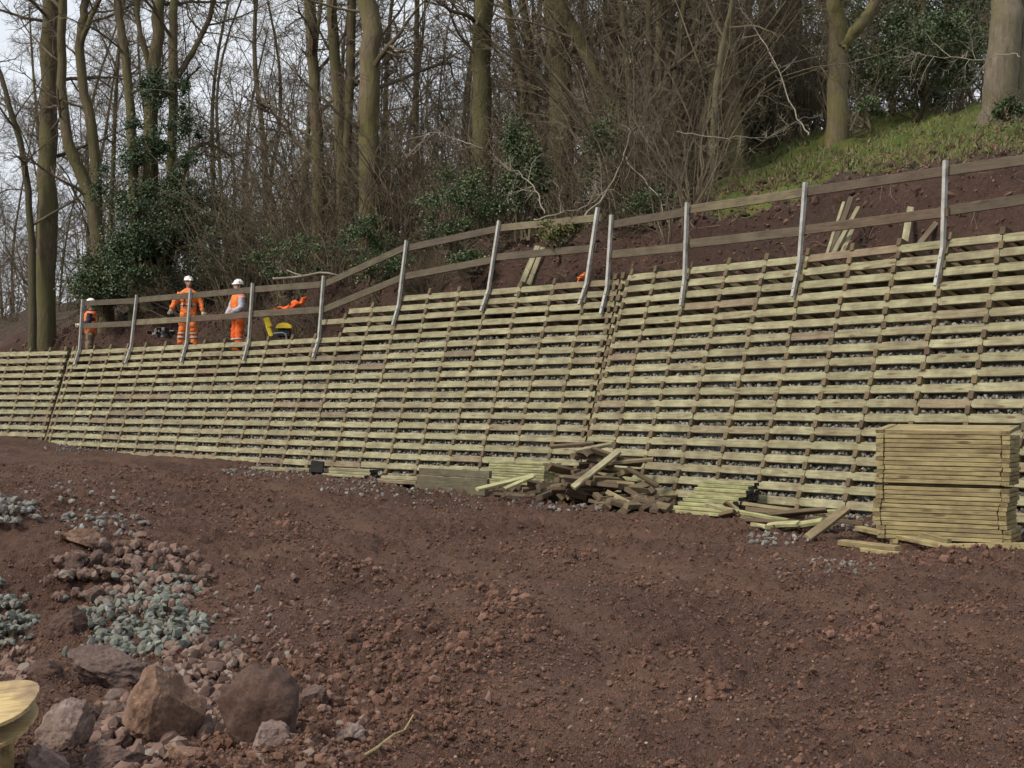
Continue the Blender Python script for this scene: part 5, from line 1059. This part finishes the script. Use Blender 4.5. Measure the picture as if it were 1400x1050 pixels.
tree('thin upright trunk behind the leaning pair in the middle', [([(735, 290), (730, 140), (722, 60), (716, 0)], 14, 13)], 39, M_BARKDK, 110, limbs=9, dens=8, limb_len=2.4)
tree('broad dark trunk with a slanting neighbour above the double posts', [([(768, 300), (768, 180), (764, 80), (758, 0)], 38, 32)], 35, M_BARKDK, 111, limbs=10, dens=8, limb_len=2.6)
tree('trunk slanting up to the left across the broad dark trunk', [([(880, 300), (852, 175), (822, 110), (790, 50), (762, 0)], 22, 15)], 33, M_BARK, 112, limbs=9, dens=8, limb_len=2.4)
tree('thick dark trunk behind the coppice right of middle', [([(848, 300), (846, 180), (842, 80), (838, 0)], 34, 34)], 37, M_BARKDK, 113, limbs=9, dens=8, limb_len=2.6)
tree('pale smooth stem forking upward in the coppice', [([(896, 290), (900, 180), (902, 90), (904, 0)], 17, 14), ([(904, 60), (918, 25), (930, -6)], 8, 6)], 32, M_BARKPALE, 114, limbs=8, dens=7, limb_len=2.0)
tree('leaning brown stem at the right side of the coppice', [([(918, 290), (935, 160), (945, 60), (950, 0)], 24, 20)], 33, M_BARKDK, 115, limbs=9, dens=8, limb_len=2.2)
tree('dense coppice of thin dark stems right of the double posts', [([(872+k*14, 305), (868+k*17, 200), (858+k*22+(k % 3)*8, 90), (850+k*25+(k % 2)*12, 0)], 11+(k % 3)*3, 8) for k in range(7)], 31.5, M_BARKDK, 122, limbs=6, dens=7, limb_len=2.0)
tree('slim pale sapling leaning right before the mossy foot trunk', [([(974, 215), (977, 130), (988, 60), (1004, 0)], 10, 8)], 30, M_BARKPALE, 116, limbs=8, dens=6, limb_len=2.0)
tree('trunk with a green mossy foot left of the grass slope', [([(1003, 215), (1000, 130), (996, 60), (990, 0)], 28, 24)], 32, M_BARKMOSS, 117, limbs=8, dens=6, limb_len=2.2)
tree('dark trunk deep in shade left of the mossy forked tree', [([(1055, 195), (1052, 100), (1050, 0)], 28, 26)], 36, M_BARKDK, 118, limbs=8, dens=8, limb_len=2.4)
tree('wide dark trunk directly left of the mossy forked tree', [([(1090, 190), (1084, 80), (1080, 0)], 36, 34)], 39, M_BARKDK, 119, limbs=8, dens=8, limb_len=2.4)
tree('mossy forked tree at the top of the grass slope', [([(1146, 186), (1144, 110), (1148, 55), (1142, 0)], 33, 20), ([(1150, 66), (1168, 42), (1188, 22), (1200, -6)], 19, 13)], 30.5, M_BARKMOSS, 120, limbs=6, dens=5, limb_len=1.8, low=.55)
tree('pale broad trunk with spreading roots at the right edge', [([(1362, 150), (1370, 80), (1382, 0)], 50, 40), ([(1392, 148), (1392, 80), (1398, 0)], 34, 34)], 28, M_BARKPALE, 121, limbs=5, dens=5, limb_len=1.8, low=.5)

def zone(px):
    for x, t in ((170, 'near the straight trunk at far left'), (400, 'behind the people and the ivy clad tree'), (600, 'around the broad mossy trunk'), (790, 'around the clear middle trunk'), (970, 'around the coppice above the double posts'), (1130, 'left of the mossy forked tree')):
        if px < x: return t
    return 'right of the mossy forked tree'
# thinner trees further back: five prototypes, copied
def proto_tree(seed, H, r0, mat, twig, limbs=24, dens=8):
    T = Tree(seed); r = T.r; P = smooth_line([(0, 0, -.4), (r.normal()*.2, 0, H*.3), (r.normal()*.5, r.normal()*.4, H*.65), (r.normal()*.9, r.normal()*.8, H)], 18); T.thick.tube(P, np.linspace(r0, r0*.2, 18), 8)
    for _ in range(limbs):
        u = r.uniform(.15, .95); i = int(u*17); d = nrm(r.normal(size=3)*[1, 1, .2]+[0, 0, .55]); l_ = H*.22*r.uniform(.6, 1.3)*(1.15-u*.5); B = T.line(P[i], d, l_, 8, .13, .03); rad = max(r0*.3*(1-u*.6), .012); T.crown.tube(B, np.linspace(rad, rad*.25, 9), 5); T.spray(B, l_*.5, .010, 1, dens*1.5, .02, .2)
    T.spray(P[3:], H*.14, .008, 1, 40, .03, .2); T.finish(); return T.thick.build('trunk', mat, True), T.crown.build('crown', twig)
PR = [proto_tree(201, 12, .09, M_BARKDK, M_TWIG), proto_tree(202, 13, .12, M_BARK, M_TWIG), proto_tree(203, 10, .06, M_BARKDK, M_TWIGRED, 20), proto_tree(204, 14, .14, M_BARKDK, M_TWIG), proto_tree(205, 9, .05, M_BARK, M_TWIGRED, 22)]
r = np.random.default_rng(55)
bt = [(x+r.normal()*9, r.uniform(9, 30)) for x in np.linspace(-60, 1440, 64)]
for px, back in bt:
    if px < 300 and back < 16: back += 9
    Y = wd(min(max(px, 0), 1400))+back; p = hill_at(px, Y)
    if px > 1180 and back < 14: continue
    k = int(r.integers(5)); root = thing('woodland_tree', 'slender bare tree further back in the wood, '+zone(px), 'tree', group='slender trees further back', mw=Matrix.Translation(p)@Matrix.Rotation(r.uniform(0, 6.28), 4, 'Z')@Matrix.Rotation(r.normal()*.05, 4, 'X')@Matrix.Scale(r.uniform(.85, 1.2), 4))
    ob('trunk', PR[k][0], root); ob('crown', PR[k][1], root)
# understorey thickets
def thicket(seed, H, n, twig, spread=.55, dens=7):
    T = Tree(seed); r = T.r
    for _ in range(n):
        a = r.uniform(0, 6.28); d = nrm([math.cos(a)*spread*r.random(), math.sin(a)*spread*r.random(), 1]); P = T.line(np.array([math.cos(a), math.sin(a), 0])*r.uniform(.02, .35), d, H*r.uniform(.6, 1.15), 9, .17, -.012); rad = r.uniform(.010, .022); T.crown.tube(P, np.linspace(rad, .004, 10), 4); T.spray(P[2:], H*.28, .0055, 1, dens, .0, .24)
    T.finish(); return T.crown.build('stems', twig)
TH = [thicket(301, 3.6, 16, M_TWIG), thicket(302, 2.8, 18, M_TWIGRED, .8), thicket(303, 4.6, 18, M_TWIG, .4), thicket(304, 2.2, 20, M_TWIG, 1.0)]
th = [(x+r.normal()*10, r.uniform(2.9, 11)) for x in np.concatenate([np.linspace(255, 980, 62), np.linspace(330, 620, 34), np.linspace(840, 965, 16), np.linspace(-30, 240, 12), np.linspace(1000, 1400, 16)])]
for px, back in th:
    if px < 240: back += 7
    if px > 960: back += 7
    low_ = back < 5 and not 855 < px < 960; p = hill_at(px, wd(min(max(px, 0), 1400))+back); k = int(r.integers(4))
    o = ob('thicket', TH[k], None, Matrix.Translation(p)@Matrix.Rotation(r.uniform(0, 6.28), 4, 'Z')@Matrix.Scale(r.uniform(.28, .5) if low_ else r.uniform(.75, 1.2), 4), label='leafless twiggy thicket under the trees, '+zone(px), category='thicket', group='leafless thickets on the bank')
for px in np.concatenate([np.linspace(260, 600, 8), np.linspace(700, 980, 9), np.linspace(-20, 160, 3)]):
    px = px+r.normal()*8; p = hill_at(px, wd(min(max(px, 0), 1400))+r.uniform(8, 17)+(6 if px < 240 else 0)); k = int(r.integers(3))
    ob('hazel_thicket', TH[k], None, Matrix.Translation(p)@Matrix.Rotation(r.uniform(0, 6.28), 4, 'Z')@Matrix.Scale(r.uniform(1.6, 2.6), 4), label='tall leafless hazel reaching high between the trunks, '+zone(px), category='thicket', group='tall hazels between the trunks')
# evergreen shrubs
shrub('dark evergreen mass behind the two people, around the ivy clad stems', 225, 418, 42, 230, 190, M_IVY, 401, 15000, .09, nclump=34)
shrub('dark evergreen bush left of the ivy clad tree, by the dirt mound', 135, 432, 43, 110, 90, M_HOLLY, 402, 6000, .085)
shrub('small dark evergreen right of the ivy clad tree', 320, 412, 41, 110, 130, M_IVY, 403, 6000, .085)
shrub('holly bush behind the upper rail near the middle', 620, 350, 31.5, 160, 135, M_HOLLY, 404, 8000, .06)
shrub('ragged evergreen under the slim trunks above the stepped wall end', 400, 402, 36, 130, 90, M_HOLLY, 419, 6000, .06)
shrub('ragged evergreen at the foot of the broad mossy trunk', 500, 378, 33.5, 110, 90, M_HOLLY, 420, 5000, .06)
shrub('evergreen sprouts around the coppice foot', 890, 312, 28.5, 130, 60, M_HOLLY, 421, 3000, .055)
shrub('upright dark green bush left of the broad dark trunk', 715, 330, 31, 95, 200, M_HOLLY, 405, 7000, .07)
shrub('dark green bush between slanting trunk and coppice', 828, 310, 30.5, 85, 170, M_HOLLY, 406, 5000, .07)
shrub('large glossy evergreen bush at the top of the grass slope', 1255, 168, 33, 250, 165, M_HOLLY, 407, 12000, .085, nclump=40)
shrub('tall dark evergreen behind the pale trunk at upper right', 1300, 120, 37, 260, 170, M_IVY, 408, 12000, .1, nclump=34)
shrub('shaded evergreen bush between dark trunks and the forked mossy tree', 1105, 185, 37, 130, 120, M_IVY, 409, 6000, .08)
shrub('dim evergreen undergrowth left of the grass slope', 1035, 200, 36, 110, 110, M_IVY, 410, 5000, .08)
shrub('low bright green bramble by the foot of the forked mossy tree', 1190, 172, 30, 60, 45, M_HOLLY, 411, 1500, .06, nclump=10)
shrub('low green plant behind the leaning boards near the middle', 650, 372, 30.5, 90, 40, M_HOLLY, 412, 2500, .06, nclump=12)
shrub('low green plant at the crest left of the slim trunks', 510, 392, 33, 130, 55, M_HOLLY, 413, 3500, .06, nclump=14)
shrub('mossy ferns on the bank above the double posts', 770, 338, 27.5, 110, 45, M_GRASS, 414, 2500, .06, nclump=12)
shrub('small green plant by the roots at the right edge', 1385, 165, 26.5, 70, 40, M_HOLLY, 415, 1500, .06, nclump=10)
shrub('tall dark yew deep in shade behind the trunk with a mossy foot', 1010, 200, 42, 190, 260, M_IVY, 416, 9000, .11, nclump=34)
shrub('tall dark yew behind the mossy forked tree', 1130, 185, 43, 170, 260, M_IVY, 417, 9000, .11, nclump=34)
shrub('high dark yew crown behind the big evergreen bush', 1250, 120, 44, 200, 240, M_HOLLY, 418, 9000, .12, nclump=34)
# bleached dead branches hanging over the bank
def dead(label, pts, w, seed, subs):
    Y = [p[2] for p in pts]; W = [at(*p) for p in pts]; base = W[0]; T = Tree(seed); P = smooth_line(W, 20); P[1:] += np.cumsum(T.r.normal(size=(19, 3))*.022, 0); w = w*.62; T.thick.tube(P, np.linspace(w, w*.35, 20), 6)
    T.spray(P, .9, .008, 1, subs*2, -.02, .26); T.finish(); root = thing('dead_branch', label, 'branch', tuple(base)); inv = Matrix.Translation(-Vector(base)); ob('limb', T.thick.build('limb', M_DEAD, True), root, inv)
    if T.crown.n: ob('twigs', T.crown.build('twigs', M_DEAD), root, inv, kind='stuff')
dead('bleached branch arching up left of the coppice above the double posts', [(800, 296, 28), (830, 262, 28.5), (856, 215, 29), (870, 170, 29), (893, 165, 29)], .035, 501, 7)
dead('pale dead branch sweeping right and down from the coppice', [(856, 215, 29), (880, 240, 28.6), (900, 262, 28), (906, 290, 27.5)], .028, 502, 5)
dead('pale dead branch lying low behind the upper rail in the middle', [(730, 300, 28.5), (770, 290, 28.5), (800, 278, 28.8), (830, 255, 29), (845, 250, 29)], .03, 503, 6)
dead('bleached branch forking beside the low plants in the middle', [(745, 292, 28.5), (735, 262, 29), (715, 240, 29.5), (690, 225, 30)], .025, 504, 6)
dead('long pale branch drooping in front of the trunk with a mossy foot', [(1105, 185, 27), (1080, 150, 27.5), (1060, 90, 28), (1040, 55, 28.5), (1015, 10, 29)], .026, 505, 6)
dead('pale horizontal branch hanging left of the grass slope', [(925, 180, 28), (960, 195, 28), (1000, 190, 27.5), (1040, 192, 27.5), (1100, 160, 28)], .022, 506, 6)
dead('thin pale branch hanging before the big evergreen at upper right', [(1395, 78, 26), (1350, 82, 26.5), (1300, 78, 27), (1250, 72, 27.5)], .018, 507, 6)
dead('grey dead branch reaching left before the broad mossy trunk', [(660, 205, 32), (620, 190, 32), (580, 175, 32), (545, 215, 32)], .03, 508, 7)
# grass, moss and litter on the bank
r = np.random.default_rng(77); idx = np.flatnonzero((grass.ravel() > .35) & (PXg.ravel() < 1500)); wgt = np.ones(len(idx)); pick = r.choice(idx, 40000); pick = pick[fbm(HV[pick, 0]*.9, HV[pick, 1]*.9, 3, 66) > -.14][:26000]; pick = np.resize(pick, 26000); P = HV[pick]+np.stack([r.uniform(-.12, .12, 26000), r.uniform(-.12, .12, 26000), np.zeros(26000)], -1); n = len(P)
g = Geo(); a = r.uniform(0, 6.28, n); R_ = np.zeros((n, 3, 3)); tl = r.normal(size=n)*.45; R_[:, 0, 0] = np.cos(a); R_[:, 1, 0] = np.sin(a); R_[:, 0, 1] = -np.sin(a); R_[:, 1, 1] = np.cos(a); R_[:, 2, 2] = 1; R_[:, 0, 2] = tl; R_[:, 1, 2] = r.normal(size=n)*.45
g.inst(np.array([[-.012, 0, -.02], [.012, 0, -.02], [0, .01, .085]]), np.array([[0, 1, 2]]), P, r.uniform(.4, 1.2, n)*(1+1.3*np.clip(fbm(P[:, 0]*2.2, P[:, 1]*2.2, 2, 67)+.05, 0, 1)), R_)
ob('bank_grass', g.build('bank_grass', M_GRASS), kind='stuff', label='rough mossy grass on the slope above the right wall section', category='grass')
g = Geo(); idx = np.flatnonzero((litter.ravel() > .1) & (PXg.ravel() > -60) & (PXg.ravel() < 1460) & (np.tile(tlist, len(st)) < 11)); pick = r.choice(idx, 12000); P = HV[pick]+np.stack([r.uniform(-.1, .1, 12000), r.uniform(-.1, .1, 12000), r.uniform(.0, .03, 12000)], -1)
g.inst(np.array([[0, 0, 0], [.4, .5, .1], [0, 1., .0], [-.4, .5, .1]]), np.array([[0, 1, 2, 3]]), P, r.uniform(.03, .07, 12000), rand_rot(12000, r), True)
ob('leaf_litter', g.build('leaf_litter', M_LITTERLEAF), kind='stuff', label='brown dead leaves and litter on the woodland bank', category='leaf litter')
idx = np.flatnonzero((np.tile(tlist, len(st)) > .9) & (np.tile(tlist, len(st)) < 4.2) & (PXg.ravel() > -60) & (PXg.ravel() < 1460)); pick = r.choice(idx, 11000); sz = np.clip(np.exp(r.normal(size=11000)*.55)*.024, .008, .09)
instanced('bank_clods', HV[pick], sz[:, None]*r.uniform(.6, 1.3, (11000, 3)), lump_mat('bank clod', [(0, (0.04, 0.02, 0.013)), (0.6, (0.08, 0.041, 0.028)), (1, (0.14, 0.08, 0.058))]), 'dark red soil clods on the freshly cut bank', 'soil', r, 3.0)
T = Tree(88)
for k_ in r.choice(idx, 1500):
    d = nrm([r.normal(), r.normal()*.5-.3, r.normal()*.35-.1]); B = T.line(HV[k_], d, r.uniform(.2, 1.0), 5, .35, -.03); T.fine(B, np.linspace(r.uniform(.004, .014), .003, 6))
T.finish(); ob('bank_roots', T.crown.build('bank_roots', plain('root', (0.17, 0.115, 0.075), .85, .35)), kind='stuff', label='torn roots and twigs sticking out of the cut bank', category='roots')
# far wood beyond
T = Tree(99); r = T.r
for _ in range(150):
    px = r.uniform(-200, 1600); Y = r.uniform(75, 130); zb = np.interp(px, [0, 600, 1400], [3.5, 6, 10.]); x = (px-700)/F_PX*Y; H = r.uniform(7, 13)*(1 if px < 700 else 1.15)
    P = T.line((x, Y, zb-4), (0, 0, 1), H+3, 8, .05, .05); T.crown.tube(P, np.linspace(r.uniform(.06, .14), .03, 9), 5); T.spray(P[2:], 3.0, .026, 1, 9, .02, .22)
T.finish(); ob('far_wood', T.crown.build('far_wood', M_TWIG), kind='stuff', label='distant leafless wood seen between the trunks', category='wood')
